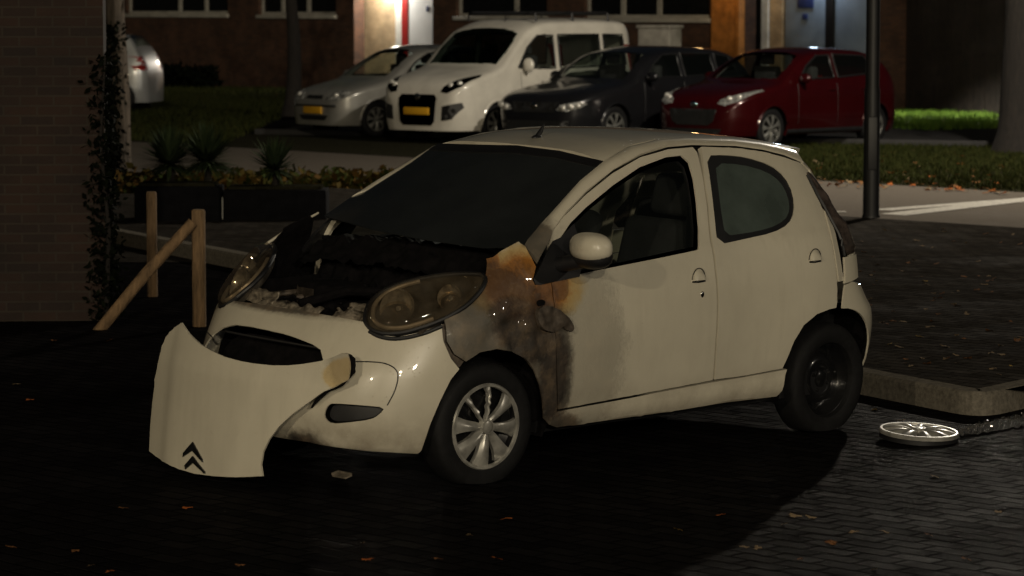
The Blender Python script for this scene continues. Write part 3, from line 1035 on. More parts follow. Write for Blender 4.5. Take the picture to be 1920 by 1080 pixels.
def tl_b(uv):
    return .028 * min(1, float(dist_poly([uv], tlp)[0]) / .12) * (1 + .35 * math.sin(uv[1] * 45))
panel('tail_lamp', tlp, rear_pt, M_greylens, car, [], .02, .01, .006, center=(.9, 0, .8), fn=tl_b, mirror=True)
MB().tube([Vector(rear_pt(rear_phi(x, z), z)) for x, z in smooth_poly(tl[:4], 2)], .009, 6).build('tail_lamp_seal', M_black, car)
bk = [(-.035, .868), (-.03, .80), (-.02, .742), (-.10, .75), (-.17, .76), (-.175, .87)]
panel('rear_quarter', [(rear_phi(x, z), z) for x, z in bk], rear_pt, P_roof, car, [], .03, .012, .001, center=(.9, 0, .8), mirror=True)

# --- mirrors, handles, lock, triangle panel
tri = trace([(999, 524), (1003, 534), (1014, 534), (1040, 528), (1085, 519), (1092, 470), (1075, 420), (1050, 446), (1036, 452), (1020, 482)])
panel('mirror_base', tri, side, M_black, car, [], .03, .012, .006, mirror=True)
mc = hit_y(1108, 464, .93)
for s in (1,):
    Mm = Matrix.Translation((mc.x, mc.y * s, mc.z)) @ Matrix.Rotation(R(-12 * s), 4, 'Z')
    o = MB().ellipsoid((0, 0, 0), (.075, .115, .066), Mm, 28, 16, .82).build('wing_mirror', P_roof, car)
    Mk = Matrix.Translation((mc.x, mc.y * s, mc.z - .016)) @ Matrix.Rotation(R(-12 * s), 4, 'Z')
    MB().ellipsoid((-.012, -.012 * s, -.018), (.072, .116, .062), Mk, 24, 14, .82).tube([Vector((mc.x, (mc.y - .05) * s, mc.z - .06)), Vector((mc.x + .03, (mc.y - .14) * s, mc.z - .085)), Vector((mc.x + .03, .74 * s, mc.z - .09))], [.04, .035, .035]).build('mirror_housing', M_black, o)
def handle(px, py, parent_pair):
    c = march(px, py)
    for s, par in ((1, parent_pair[0]), (-1, parent_pair[1])):
        x0, z0 = c.x, c.z - .022
        half_disc = [(x0 + .04 * math.cos(t), z0 + .052 * math.sin(t)) for t in np.linspace(0, PI, 14)]
        Sf = lambda x, z, s=s: (x, s * HW(x, z), z)
        ho = panel('handle', half_disc, Sf, P_roof, par, [], .012, .01, .004, hint=Vector((0, s, 0)), fn=lambda uv: .014 * min(1, (.052 - math.hypot(uv[0] - x0, uv[1] - z0)) / .02) * (1 - .3 * (uv[1] - z0) / .05))
        MB().tube([Vector((x0 + .044, s * (HW(x0 + .044, z0) + .001), z0 - .004)), Vector((x0, s * (HW(x0, z0) + .002), z0 - .007)), Vector((x0 - .044, s * (HW(x0 - .044, z0) + .001), z0 - .004))], .0045, 6).build('handle_shadow_gap', M_black, ho)
        MB().tube([Vector((x0 + .046 * math.cos(t), s * (HW(x0, z0) + .001), z0 + .058 * math.sin(t))) for t in np.linspace(.1, PI - .1, 14)], .002, 6).build('handle_outline', M_black, ho)
handle(1309, 517, (door_l, door_r))
handle(1527, 480, (rdoor_l, rdoor_r))
lk = march(1317, 552)
MB().ellipsoid((lk.x, lk.y, lk.z), (.011, .006, .015)).build('lock', M_chrome, car)

# --- engine bay, interior, underbody
def rough_sheet(name, x0, x1, y0, y1, zf, mat, parent, n=40, amp=.03, sc=7, seed=0):
    vs, fs = [], []
    for i in range(n + 1):
        for j in range(n + 1):
            x = x0 + (x1 - x0) * i / n
            y = y0 + (y1 - y0) * j / n
            vs.append((x, y, zf(x, y) + amp * mnoise.noise(Vector((x * sc, y * sc, seed))) + amp * .6 * mnoise.noise(Vector((x * sc * 2.7, y * sc * 2.7, seed + 4)))))
    for i in range(n):
        for j in range(n):
            a = i * (n + 1) + j
            fs.append((a, a + n + 1, a + n + 2, a + 1))
    return link_mesh(name, vs, fs, mat, parent)
rough_sheet('engine_bay', 2.02, 2.74, -.60, .60, lambda x, y: .66 + (.24 * sstep(2.35, 2.05, x)) - .06 * sstep(2.55, 2.74, x), M_soot, car, 70, .07, 8, 2)
# scuttle below the windscreen
rough_sheet('scuttle', 1.98, 2.24, -.64, .64, lambda x, y: .985 - .10 * sstep(2.10, 2.24, x) - .10 * abs(y) ** 2, M_soot, car, 60, .030, 11, 5)
eb = MB()
eb.box(2.28, 2.50, -.36, -.12, .55, .80, None, .02).box(2.30, 2.56, .0, .30, .55, .745, None, .03).box(2.25, 2.40, .34, .50, .6, .80, None, .03)
eb.tube([(2.6, -.2, .72), (2.5, 0, .79), (2.4, .25, .80), (2.2, .4, .85)], .022, 8).tube([(2.55, .3, .72), (2.45, .1, .78), (2.3, -.05, .8)], .015, 8)
eb.build('burnt_engine', M_soot, car)
rnd = random.Random(11)
for k in range(9):
    y0, x0 = rnd.uniform(-.45, .4), rnd.uniform(2.12, 2.6)
    pts = []
    for j in range(9):
        pts.append((x0 + .05 * math.sin(j * 1.3 + k) + .012 * j * rnd.uniform(-1, 1), y0 + .045 * j * (1 if k % 2 else -1) * .8, .80 - .10 * sstep(2.1, 2.7, x0) + .03 * mnoise.noise(Vector((j * .7, k, 0)))))
    MB().tube(pts, rnd.uniform(.006, .014), 7).build('burnt_hose', M_soot if k % 3 else M_char, car)
for k in range(14):
    x0, y0 = rnd.uniform(2.1, 2.66), rnd.uniform(-.5, .48)
    sz = rnd.uniform(.012, .04)
    Mq = Matrix.Translation((x0, y0, .775 - .07 * sstep(2.2, 2.7, x0))) @ Matrix.Rotation(rnd.uniform(0, 6), 4, 'Z') @ Matrix.Rotation(rnd.uniform(-.6, .6), 4, 'X')
    q = MB().box(-sz, sz, -sz * .6, sz * .6, -sz * .2, sz * .3, Mq, sz * .15)
    for v in q.v:
        v += Vector((mnoise.noise(v * 30), mnoise.noise(v * 30 + Vector((5, 0, 0))), mnoise.noise(v * 30 + Vector((0, 7, 0))))) * sz * .35
    q.build('charred_debris', M_char if k % 2 else M_soot, car)
MB().box(2.42, 2.50, -.36, -.22, .66, .79, None, .015).build('battery', M_char, car)
for s in (1, -1):
    MB().box(2.0, 2.62, .50 * s - .012, .50 * s + .012, .3, .80).build('inner_wing', M_soot, car)
MB().box(1.985, 2.02, -.73, .70, .25, .95).build('bulkhead', M_soot, car)
# torn slam panel along the nose
def crumpled(name, y0, y1, zl, zh, x_off, mat, n=34, m=5, seed=1):
    vs, fs = [], []
    for i in range(n + 1):
        y = y0 + (y1 - y0) * i / n
        xb = 2.3 + (xf(.74) - 2.3) * (1 - min(.98, abs(y) / .8) ** 3) ** (1 / 2.2) + x_off
        for j in range(m + 1):
            t = j / m
            q = Vector((y * 14, t * 2.2, seed))
            vs.append((xb - .035 * t + .022 * mnoise.noise(q) , y, zl + (zh - zl) * t * (.75 + .5 * mnoise.noise(Vector((y * 19, seed, 0)))) + .010 * mnoise.noise(q * 2.3)))
    for i in range(n):
        for j in range(m):
            a = i * (m + 1) + j
            fs.append((a, a + m + 1, a + m + 2, a + 1))
    o = link_mesh(name, vs, fs, mat, car, True)
    sm = o.modifiers.new('thickness', 'SOLIDIFY')
    sm.thickness = .006
    return o
crumpled('torn_front_panel', -.56, -.20, .722, .80, -.055, M_ash, 30, 5, 1)
crumpled('torn_front_panel', -.30, .12, .715, .755, -.035, M_ash, 40, 4, 5)
crumpled('torn_front_panel', .20, .44, .715, .765, -.045, M_ash, 26, 4, 9)
crumpled('torn_front_panel', .26, .45, .755, .79, -.075, M_ash, 20, 3, 14)
crumpled('charred_cross_member', -.60, .50, .66, .735, -.10, M_soot, 60, 4, 21)
# floor tub and inner sides
tub = MB()
tub.box(-.05, 1.98, -.68, .68, .19, .30)
for s in (1, -1):
    tub.box(.42, 1.93, min(.68 * s, .72 * s), max(.68 * s, .72 * s), .24, .90)
    tub.box(.86, .93, min(.60 * s, .66 * s), max(.60 * s, .66 * s), .88, 1.15)
tub.box(-.25, -.20, -.55, .55, .25, .93)
tub.box(2.0, 2.85, -.45, .45, .2, .42)
tub.build('floor_tub', M_black, car)
hd = MB()
rough = [(x, y, HR(x, y) - .035) for x in np.linspace(-.05, 1.32, 10) for y in np.linspace(-.46, .46, 7)]
hd.add(rough, [(i * 7 + j, (i + 1) * 7 + j, (i + 1) * 7 + j + 1, i * 7 + j + 1) for i in range(9) for j in range(6)])
hd.build('headlining', M_seat, car)
MB().box(1.55, 1.95, -.66, .66, .62, .93, None, .06).build('dashboard', M_black, car)
wl = MB()
Mw = Matrix.Translation((1.42, .33, .90)) @ Matrix.Rotation(R(-65), 4, 'Y')
for k in range(24):
    pass
wl.tube([Mw @ Vector((.18 * math.cos(t), .18 * math.sin(t), 0)) for t in np.linspace(0, 2 * PI, 29)], .014, 8, False)
wl.tube([Mw @ Vector((-.18, 0, 0)), Mw @ Vector((.18, 0, 0))], .016, 8).tube([Mw @ Vector((0, 0, 0)), Mw @ Vector((0, 0, -.25))], .03, 8)
wl.build('steering_wheel', M_black, car)
for (sx, sy, w) in ((.95, .34, .24), (.95, -.34, .24), (.12, 0, .58)):
    st = MB()
    st.box(sx - .05, sx + .45, sy - w, sy + w, .36, .54, None, .05)
    Mb = Matrix.Translation((sx - .02, sy, .5)) @ Matrix.Rotation(R(-16), 4, 'Y')
    st.box(-.06, .06, -w, w, 0, .58, Mb, .05)
    if w < .4:
        st.box(-.05, .04, -.12, .12, .60, .80, Mb, .04)
    else:
        for q in (-.35, .35): st.box(-.05, .04, q - .12, q + .12, .56, .72, Mb, .04)
    st.build('seat', M_seat, car)
# wheel housings
for (wx, s) in ((2.34, 1), (2.34, -1), (0, 1), (0, -1)):
    hs = MB()
    n = 22
    prof = []
    vs, fs = [], []
    for i in range(n + 1):
        t = -.25 + (PI + .5) * i / n
        hx, hz_ = wx + .375 * math.cos(t), .27 + .375 * math.sin(t)
        for y in (.46, max(.5, min(.74, HW(hx, max(.15, hz_)) - .035))):
            vs.append((hx, y * s, hz_))
    for i in range(n): fs.append((2 * i, 2 * i + 1, 2 * i + 3, 2 * i + 2))
    vs.append((wx, .46 * s, .27))
    c = len(vs) - 1
    for i in range(n): fs.append((2 * i, 2 * i + 2, c))
    hs.add(vs, fs)
    hs.build('wheel_housing', M_soot, car)

# --- wheels
def tyre_mesh(flatten=.262):
    mb = MB().lathe([(.185, -.07), (.20, -.078), (.235, -.082), (.262, -.074), (.276, -.055), (.279, -.02), (.279, .02), (.276, .055), (.262, .074), (.235, .082), (.20, .078), (.185, .07), (.178, .05), (.178, -.05), (.185, -.07)], 64)
    for v in mb.v:
        if v.z < -flatten + .02:
            k = v.z + flatten - .02
            v.z = -flatten + .02 + k * .35
            v.y *= 1 + min(.15, -k * 6)
    return mb
def cover_mesh(nsp=8, melted=True, skirt=0.035):
    mb = MB()
    # outer ring and skirt
    mb.lathe([(.172, .0), (.176, .012), (.186, .012), (.191, .004), (.191, -skirt), (.186, -skirt), (.183, -.004), (.172, 0)], 72)
    mb.lathe([(.001, .022), (.020, .022), (.028, .018), (.034, .008), (.036, -.006)], 28)
    mb.lathe([(.026, .0235), (.031, .0235), (.031, .018)], 28)
    for k in range(nsp):
        a = 2 * PI * k / nsp + .12
        bad = melted and k in (1, 2)
        N = 10
        vs, fs = [], []
        for i in range(N + 1):
            t = i / N
            r = .030 + .146 * t
            hw = (.085 + .10 * (1 - t) ** 2 + .06 * t) * (1.25 if t < .15 else 1.0)
            hw = .30 * (1 - t) ** 3 + .13 + .11 * t
            if bad: hw *= .45 + .25 * mnoise.noise(Vector((k * 3.1, t * 7, 0)))
            h = .012 + .012 * math.sin(PI * t) - .006 * t
            if bad: h += .012 * mnoise.noise(Vector((k * 5, t * 9, 2)))
            for j in range(5):
                s = (j - 2) / 2
                aa = a + hw * s + (.05 * mnoise.noise(Vector((t * 6, k, s))) if bad else 0)
                e = h - .010 * (s + .35) ** 2 * 1.1
                vs.append((r * math.cos(aa), e, r * math.sin(aa)))
        for i in range(N):
            for j in range(4):
                q = i * 5 + j
                fs.append((q, q + 1, q + 6, q + 5))
        # edges going back into the wheel
        n0 = len(vs)
        for i in range(N + 1):
            for j in (0, 4):
                x, y, z = vs[i * 5 + j]
                vs.append((x, y - .02, z))
        for i in range(N):
            fs.append((i * 5, (i + 1) * 5, n0 + 2 * (i + 1), n0 + 2 * i))
            fs.append((i * 5 + 4, n0 + 2 * i + 1, n0 + 2 * (i + 1) + 1, (i + 1) * 5 + 4))
        mb.add(vs, fs)
    return mb
def steel_mesh():
    mb = MB().lathe([(.184, .062), (.190, .070), (.196, .066), (.19, .05), (.176, .045), (.165, .0), (.15, -.02), (.135, -.022), (.12, .0), (.10, .016), (.075, .016), (.06, .004), (.045, .004), (.040, .022), (.030, .028), (.001, .028)], 48)
    for k in range(8):
        t = 2 * PI * k / 8
        mb.lathe([(.001, .004), (.016, .004), (.019, -.004)], 12, Matrix.Translation((.142 * math.cos(t), -.012, .142 * math.sin(t))))
    for k in range(4):
        t = 2 * PI * k / 4 + .4
        mb.lathe([(.001, .022), (.009, .020), (.010, .006)], 10, Matrix.Translation((.058 * math.cos(t), .0, .058 * math.sin(t))))
    return mb
for (wx, s, kind) in ((2.34, 1, 'cover'), (2.34, -1, 'cover'), (0, 1, 'steel'), (0, -1, 'steel')):
    w = bpy.data.objects.new('wheel', None)
    COL.objects.link(w)
    w.parent = car
    M = Matrix.Translation((wx, .665 * s, .262 - (.045 if s < 0 else 0)))
    if s < 0: M = M @ Matrix.Rotation(PI, 4, 'Z')
    if wx > 1: M = M @ Matrix.Rotation(R(-4), 4, 'Z')
    w.matrix_basis = M
    tyre_mesh().build('tyre', M_tyre, w)
    if kind == 'cover':
        MB().lathe([(.18, .03), (.15, .0), (.10, .01), (.001, .01)], 40).build('rim', M_steel, w)
        c = cover_mesh()
        for v in c.v: v.y += .068
        c.build('hubcap', M_alloy, w, angle=30)
    else:
        steel_mesh().build('rim', M_steel, w)

# ------------------------------------------------------------------ fallen bonnet leaning on the bumper
BO = Vector((3.12, -.10, .0))
Mbon = MCAR @ Matrix.Translation(BO)
bonnet = empty('car_bonnet', Mbon, 'torn off white bonnet with a chevron emblem leaning upside down on the bumper', 'car bonnet')
def bon(y, z):
    t = (y - .03 - .22 * z) / .06
    u = (y + .52 - .10 * z) / .06
    wv = .007 * mnoise.noise(Vector((y * 2.6, z * 2.6, 4))) + .012 * sstep(.35, .62, y) * mnoise.noise(Vector((y * 16, z * 16, 1)))
    return (3.165 + wv - .05 * z - .26 * (y + .15) ** 2 - .10 * max(0, z - .45) + .010 / (1 + math.exp(min(40, max(-40, 3 * t)))) - .010 / (1 + math.exp(min(40, max(-40, 3 * u)))), y, z)
def bon_test(p): return p.x < bon(p.y, p.z)[0]
def trace_b(pts): return [(p.y, p.z) for p in (march(*q, bon_test) for q in pts)]
bonnet_px = [(338, 605), (322, 618), (309, 632), (300, 658), (291, 700), (284, 755), (280, 800), (278, 846), (300, 862), (330, 878), (362, 888), (400, 893), (445, 895), (491, 893), (488, 872), (492, 848), (503, 825), (520, 802), (545, 778), (575, 756), (605, 735), (632, 722), (652, 712), (655, 690), (651, 664), (640, 662), (620, 671), (600, 677), (570, 682), (540, 685), (510, 685), (480, 682), (450, 677), (420, 669), (395, 658), (372, 644), (353, 626)]
b2 = trace_b(bonnet_px)
zmin = min(z for y, z in b2)
SB = lambda y, z: tuple(Vector(bon(y, z)) - BO)
P_bonnet = burnt_paint('bonnet_white_paint', [((2.98 - BO.x, .64 - BO.y, .60), (.3, .22, .18), .37), ((2.96 - BO.x, .70 - BO.y, .56), (.3, .09, .14), .62)], [((2.98 - BO.x, .56 - BO.y, .52), (.3, .12, .08), .2)], dirt_z=.0)
panel('bonnet_skin', b2, SB, P_bonnet, bonnet, [], .03, .014, 0, hint=Vector((1, 0, 0)), lip=.004)
# inner frame edge showing at the burnt corner and along the lamp cut-out
ie = [(640, 663), (651, 668), (657, 672), (657, 700), (640, 716), (610, 735), (590, 750), (575, 766), (585, 748), (625, 715), (648, 700), (650, 680)]
o = panel('bonnet_inner_frame', trace_b(ie), SB, M_soot, bonnet, [], .03, .02, -.03, hint=Vector((1, 0, 0)))
# double chevron emblem
for c in ([(345, 849), (362.5, 828.5), (381, 862), (381.5, 867), (361.8, 845), (344, 857)], [(347.5, 872.5), (362.5, 855), (384.5, 884), (384.5, 888), (363.2, 868), (349, 880)]):
    panel('chevron_emblem', trace_b(c), SB, M_steel, bonnet, [], .012, .010, .006, hint=Vector((1, 0, 0)))

# ------------------------------------------------------------------ hub cap on the road and small wreckage
hub = cover_mesh(9, False, .008).build('wheel_cover', M_alloy, None, angle=30)
hub.matrix_world = Matrix.Translation((1.955, 14.30, .040)) @ Matrix.Rotation(R(3), 4, 'Y') @ Matrix.Rotation(R(93), 4, 'X')
MB().lathe([(.189, -.009), (.189, -.031), (.182, -.032), (.182, -.024), (.001, -.024)], 56).build('skirt', M_black, hub)
tag(hub, 'silver finned wheel cover lying flat on the road behind the burnt car', 'wheel cover')
fr = MB()
Mf = Matrix.Translation((-.75, 13.12, .012)) @ Matrix.Rotation(R(-50), 4, 'Z') @ Matrix.Rotation(R(14), 4, 'X')
fr.box(-.05, .05, -.02, .02, -.004, .004, Mf, .002).box(-.05, -.043, -.02, .02, .004, .014, Mf).box(-.05, .05, .015, .02, .004, .012, Mf)
tag(fr.build('metal_fragment', M_ash, None, False), 'small bent metal fragment lying on the road before the front bumper', 'car fragment')
# END OF CAR

# ------------------------------------------------------------------ parked cars in the background
M_head = simple('headlight_glass', (0.20, 0.20, 0.19), 0.15, 0.1, var=0.75, scale=24)
M_darkgrille = simple('grille_black', (0.012, 0.012, 0.012), 0.5, var=0.3)

def parked(label, group, px, D, yaw, spec, paint):
    X = (px - 960) / FPX * D
    root = empty('parked_car', Matrix.Translation((X, D, 0.012)) @ Matrix.Rotation(yaw, 4, 'Z'), label, spec.get('cat', 'car'), group)
    L, W2, belt = spec['L'], spec['W'] / 2, spec['belt']
    zt = pchip(sorted(spec['top']))
    H = max(z for x, z in spec['top'])
    bot = .20
    xf_, nf, xr_ = spec.get('af', .55), 2.3, .45
    def plan(x):
        f = 1.0
        if x > -xf_:
            t = min(1, (x + xf_) / xf_)
            f *= .55 + .45 * max(0, 1 - t ** 2.4) ** (1 / 2.2)
        if x < -(L - xr_):
            t = min(1, (-(L - xr_) - x) / xr_)
            f *= .70 + .30 * max(0, 1 - t ** 2.6) ** (1 / 2.2)
        return f
    wprof = pchip([(.15, .90), (.3, .965), (.5, 1.0), (.75, .995), (belt, .95), (belt + (H - belt) * .5, .95 - .5 * (.95 - spec['tumble'])), (H, spec['tumble'])])
    HWc = lambda x, z: W2 * wprof(z) * plan(x)
    def rr(x): return min(.5 * (zt(x) - bot), spec.get('r', .11))
    def sideY(x, z):
        t, r = zt(x), rr(x)
        if z <= t - r: return HWc(x, z)
        if z >= t: return 0.0
        return HWc(x, t - r) * max(0, 1 - (1 - (t - z) / r) ** 2.2) ** (1 / 3)
    def topZ(x, y):
        t, r = zt(x), rr(x)
        yw = HWc(x, t - r)
        k = min(1, abs(y) / yw)
        return t - r * (1 - max(0, 1 - k ** 3) ** (1 / 2.2))
    def frontX(y, z):
        x = .02
        while x > -1.2:
            if z < zt(min(0, x)) and abs(y) < sideY(min(0, x), z) and x <= 0: return x
            x -= .004
        return x
    def rearX(y, z):
        x = -L
        while x < -L + 1.5:
            if z < zt(x) and abs(y) < sideY(x, z): return x
            x += .006
        return x
    S = lambda x, z: (x, sideY(x, z), z)
    T = lambda x, y: (x, y, topZ(x, y))
    Fr = lambda y, z: (frontX(y, z), y, z)
    Rr = lambda y, z: (rearX(y, z), y, z)
    ws_poly = spec['ws']           # windscreen in (x, y)
    tp = sorted(spec['top'])
    xa = next(x for x, z in tp if z > belt + .06)
    xb = next(x for x, z in tp if z > H - .10)
    rw_poly = [(xa + .03, -.56), (xb - .02, -.50), (xb - .02, .50), (xa + .03, .56)]
    wins = spec['wins']            # side windows in (x, z)
    wheels = spec['wheels']
    ra = spec.get('ra', .34)
    def inp(p, poly): return bool(in_poly([p], poly)[0])
    # body skin
    nx, nz, na = 130, 30, 22
    xs = [-L * i / nx for i in range(nx + 1)]
    vs, fs = [], []
    m = None
    for x in xs:
        t, r = zt(x), rr(x)
        ring = []
        for k in range(nz):
            z = bot + (t - r - bot) * k / nz
            ring.append((HWc(x, z), z))
        for k in range(na + 1):
            a = k / na
            y = HWc(x, t - r) * (1 - a) ** .8 if a < 1 else 0
            ring.append((y, topZ(x, y)))
        full = [(x, y, z) for y, z in ring] + [(x, -y, z) for y, z in reversed(ring[:-1])]
        m = len(full)
        vs += full
    wp = [(w, True) for w in wins]
    for i in range(nx):
        for k in range(m - 1):
            a = i * m + k
            q = (a, a + m, a + m + 1, a + 1)
            c = sum((Vector(vs[j]) for j in q), Vector()) / 4
            cut = False
            for (wx, wz_) in wheels:
                if math.hypot(c.x - wx, c.z - .30) < ra and abs(c.y) > W2 * .6: cut = True
            if not cut and abs(c.y) > .3:
                for w in wins:
                    if inp((c.x, c.z), w): cut = True
            if not cut and c.z > belt and (inp((c.x, c.y), ws_poly) or inp((c.x, c.y), rw_poly)): cut = True
            if not cut: fs.append(q)
    n0 = len(vs)
    fs.append(tuple(range(m)))
    fs.append(tuple(n0 - m + k for k in reversed(range(m))))
    body = link_mesh('body', vs, fs, paint, root)
    body.data.set_sharp_from_angle(angle=R(50))
    # windows
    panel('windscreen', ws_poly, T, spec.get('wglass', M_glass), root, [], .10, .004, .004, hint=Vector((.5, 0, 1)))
    panel('rear_window', rw_poly, T, spec.get('glass', M_glass), root, [], .10, .004, .004, hint=Vector((-.5, 0, 1)))
    for w in wins:
        panel('side_window', w, S, spec.get('glass', M_glass), root, [], .10, .004, .003, hint=Vector((0, 1, 0)), mirror=True)
        for s in (1, -1):
            MB().tube([Vector((x, s * (sideY(x, z) + .003), z)) for x, z in resample(w + [w[0]], .12, False)], .014, 6, False).build('window_seal', M_black, root)
    # interior: dark floor, seats
    it = MB().box(-L + .35, -.6, -W2 * .86, W2 * .86, .30, belt - .22)
    it.build('interior', M_seat, root)
    for (sx, sy) in ((spec['seat'], .36), (spec['seat'], -.36)):
        MB().box(sx - .12, sx + .04, sy - .22, sy + .22, belt - .25, belt + .22, None, .04).box(sx - .10, sx, sy - .11, sy + .11, belt + .24, belt + .40, None, .03).build('seat', M_seat, root)
    # front: lamps, grille, plate
    for poly in spec['lamps']:
        a, b = panel('headlight', poly, Fr, M_head, root, [], .04, .01, .006, hint=Vector((1, 0, 0)), mirror=True)
        cy = sum(p[0] for p in poly) / len(poly)
        cz = sum(p[1] for p in poly) / len(poly)
        for s, par in ((1, a), (-1, b)):
            for dy in spec.get('bulbs', (0,)):
                MB().ellipsoid((frontX(cy + dy, cz + .2 * dy) - .012, (cy + dy) * s, cz + .2 * dy), (.045, .05, .05)).build('lamp_reflector', M_bulb, par)
    for poly in spec['grilles']:
        panel('grille', poly, Fr, M_darkgrille, root, [], .05, .01, .005, hint=Vector((1, 0, 0)))
    for poly in spec.get('side_grilles', []):
        panel('grille', poly, Fr, M_darkgrille, root, [], .05, .01, .005, hint=Vector((1, 0, 0)), mirror=True)
    for poly, mt in spec.get('trim', []):
        panel('trim', poly, Fr, mt, root, [], .05, .012, .012, hint=Vector((1, 0, 0)))
    pz = spec['plate']
    if pz:
        xx = frontX(0, pz)
        MB().box(xx + .004, xx + .03, -.26, .26, pz - .055, pz + .055, None, .004).build('number_plate', M_plate, root)
    if spec.get('badge'):
        MB().ellipsoid((frontX(0, spec['badge']) + .012, 0, spec['badge']), (.012, .06, .06)).build('badge', M_chrome, root)
    # rear lamps
    for poly in spec.get('tails', []):
        panel('tail_light', poly, Rr, M_redlens, root, [], .05, .02, .012, hint=Vector((-1, 0, 0)), mirror=True)
    # mirrors
    mx, mz = spec['mirror']
    for s in (1, -1):
        MB().ellipsoid((mx, s * (sideY(mx, mz) + .11), mz + .04), (.06, .11, .075 * spec.get('mk', 1)), None, 16, 10).tube([Vector((mx, s * (sideY(mx, mz) - .02), mz)), Vector((mx, s * (sideY(mx, mz) + .08), mz + .02))], .025, 6).build('wing_mirror', spec.get('mirror_mat', paint), root)
    # door seams and handles
    sm = []
    for s in (1, -1):
        for xx in spec['seams']:
            MB().tube([Vector((xx + .02 * math.sin(z * 3), s * (sideY(xx, z) + .0005), z)) for z in np.linspace(.36, belt - .03, 8)], .004, 5).build('door_seam', M_black, root)
        for xx in spec['handles']:
            MB().ellipsoid((xx, s * (sideY(xx, belt - .12) + .012), belt - .12), (.09, .018, .018), None, 14, 8).build('door_handle', paint, root)
        MB().tube([Vector((x, s * (HWc(x, .26) + .002), .25)) for x in np.linspace(wheels[0][0] - ra, wheels[1][0] + ra, 10)], .035, 8).build('sill_trim', M_black, root)
    # wheels
    for (wx, r_) in wheels:
        for s in (1, -1):
            arc = [Vector((wx + ra * math.cos(t), s * (HWc(wx + ra * math.cos(t), .3 + ra * math.sin(t)) - .004), .30 + ra * math.sin(t))) for t in np.linspace(-.3, PI + .3, 26)]
            MB().tube(arc, .020, 6).build('arch_lip', spec.get('lip', paint), root)
            hv, hf = [], []
            for i in range(21):
                t = -.35 + (PI + .7) * i / 20
                for y in (W2 - .40, W2 - .03): hv.append((wx + (ra + .012) * math.cos(t), s * y, .30 + (ra + .012) * math.sin(t)))
            hf = [(2 * i, 2 * i + 1, 2 * i + 3, 2 * i + 2) for i in range(20)]
            hv.append((wx, s * (W2 - .40), .30))
            hf += [(2 * i, 2 * i + 2, len(hv) - 1) for i in range(20)]
            MB().add(hv, hf).build('wheel_housing', M_soot, root)
            w = bpy.data.objects.new('wheel', None)
            COL.objects.link(w)
            w.parent = root
            Mw_ = Matrix.Translation((wx, s * (W2 - .125), .30))
            if s < 0: Mw_ = Mw_ @ Matrix.Rotation(PI, 4, 'Z')
            w.matrix_basis = Mw_ @ Matrix.Scale(r_ / .279, 4)
            if 'tyre' not in PROTO:
                PROTO['tyre'] = tyre_mesh(.30).build('tyre', M_tyre, w).data
                c = cover_mesh(7, False)
                for v in c.v: v.y += .062
                PROTO['hub'] = c.build('hubcap', M_alloyfar, w, angle=30).data
                PROTO['rim'] = MB().lathe([(.18, .03), (.15, .0), (.10, .01), (.001, .01)], 32).build('rim', M_steel, w).data
            else:
                for nm, k in (('tyre', 'tyre'), ('hubcap', 'hub'), ('rim', 'rim')):
                    o = bpy.data.objects.new(nm, PROTO[k])
                    COL.objects.link(o)
                    o.parent = w
    return root, sideY, topZ
PROTO = {}
M_alloyfar = simple('dull_wheel_silver', (0.15, 0.15, 0.14), 0.35, 0.4, var=0.4, scale=14)
M_tealsheen = glass('teal_sheen_glass', (0.6, 0.66, 0.64), 0.45, (.12, .27, .24), .05, fog=2.2)  # teal reflected light put into the windscreen's own colour
G = 'cars parked in front of the building'
P_silver = car_paint('silver_paint', (0.34, 0.33, 0.30), 0.5, 0.32)
P_white = car_paint('van_white_paint', (0.60, 0.57, 0.50), 0.0, 0.35)
P_dark = car_paint('dark_grey_paint', (0.013, 0.013, 0.015), 0.3, 0.28)
P_red = car_paint('dark_red_paint', (0.040, 0.002, 0.003), 0.3, 0.25)
P_grey = car_paint('pale_silver_paint', (0.42, 0.43, 0.43), 0.3, 0.35)
YAWB = R(-131)

silver = dict(L=3.72, W=1.66, belt=.94, tumble=.74, af=.5,
    top=[(0, .60), (-.05, .68), (-.25, .80), (-.55, .88), (-.92, .97), (-1.35, 1.24), (-1.75, 1.43), (-2.3, 1.49), (-3.1, 1.43), (-3.45, 1.22), (-3.62, .95), (-3.72, .75)],
    ws=[(-1.00, .60), (-1.25, .60), (-1.60, .52), (-1.68, .3), (-1.70, 0), (-1.68, -.3), (-1.60, -.52), (-1.25, -.60), (-1.0, -.60), (-.96, -.3), (-.95, 0), (-.96, .3)],
    wins=[[(-1.28, .98), (-2.15, .99), (-2.15, 1.36), (-1.82, 1.35), (-1.52, 1.20)], [(-2.25, .99), (-2.95, 1.03), (-3.12, 1.15), (-3.0, 1.33), (-2.25, 1.37)]],
    wheels=[(-.72, .29), (-3.08, .29)], ra=.335, seat=-1.95,
    lamps=[[(.36, .60), (.62, .61), (.72, .66), (.74, .74), (.60, .77), (.40, .72), (.34, .66)]],
    grilles=[[(-.24, .62), (.24, .62), (.22, .68), (-.22, .68)], [(-.34, .28), (.34, .28), (.42, .36), (-.42, .36)]],
    trim=[([(-.62, .50), (.62, .50), (.62, .53), (-.62, .53)], M_chrome)],
    plate=.44, mirror=(-1.28, .95), seams=[-1.25, -2.2, -3.0], handles=[-2.02, -2.85], tails=[[(.55, .75), (.70, .75), (.68, 1.05), (.56, 1.05)]])
parked('silver small hatchback with a yellow plate at the left end of the row', G, 588, 48.9, R(-143), silver, P_silver)

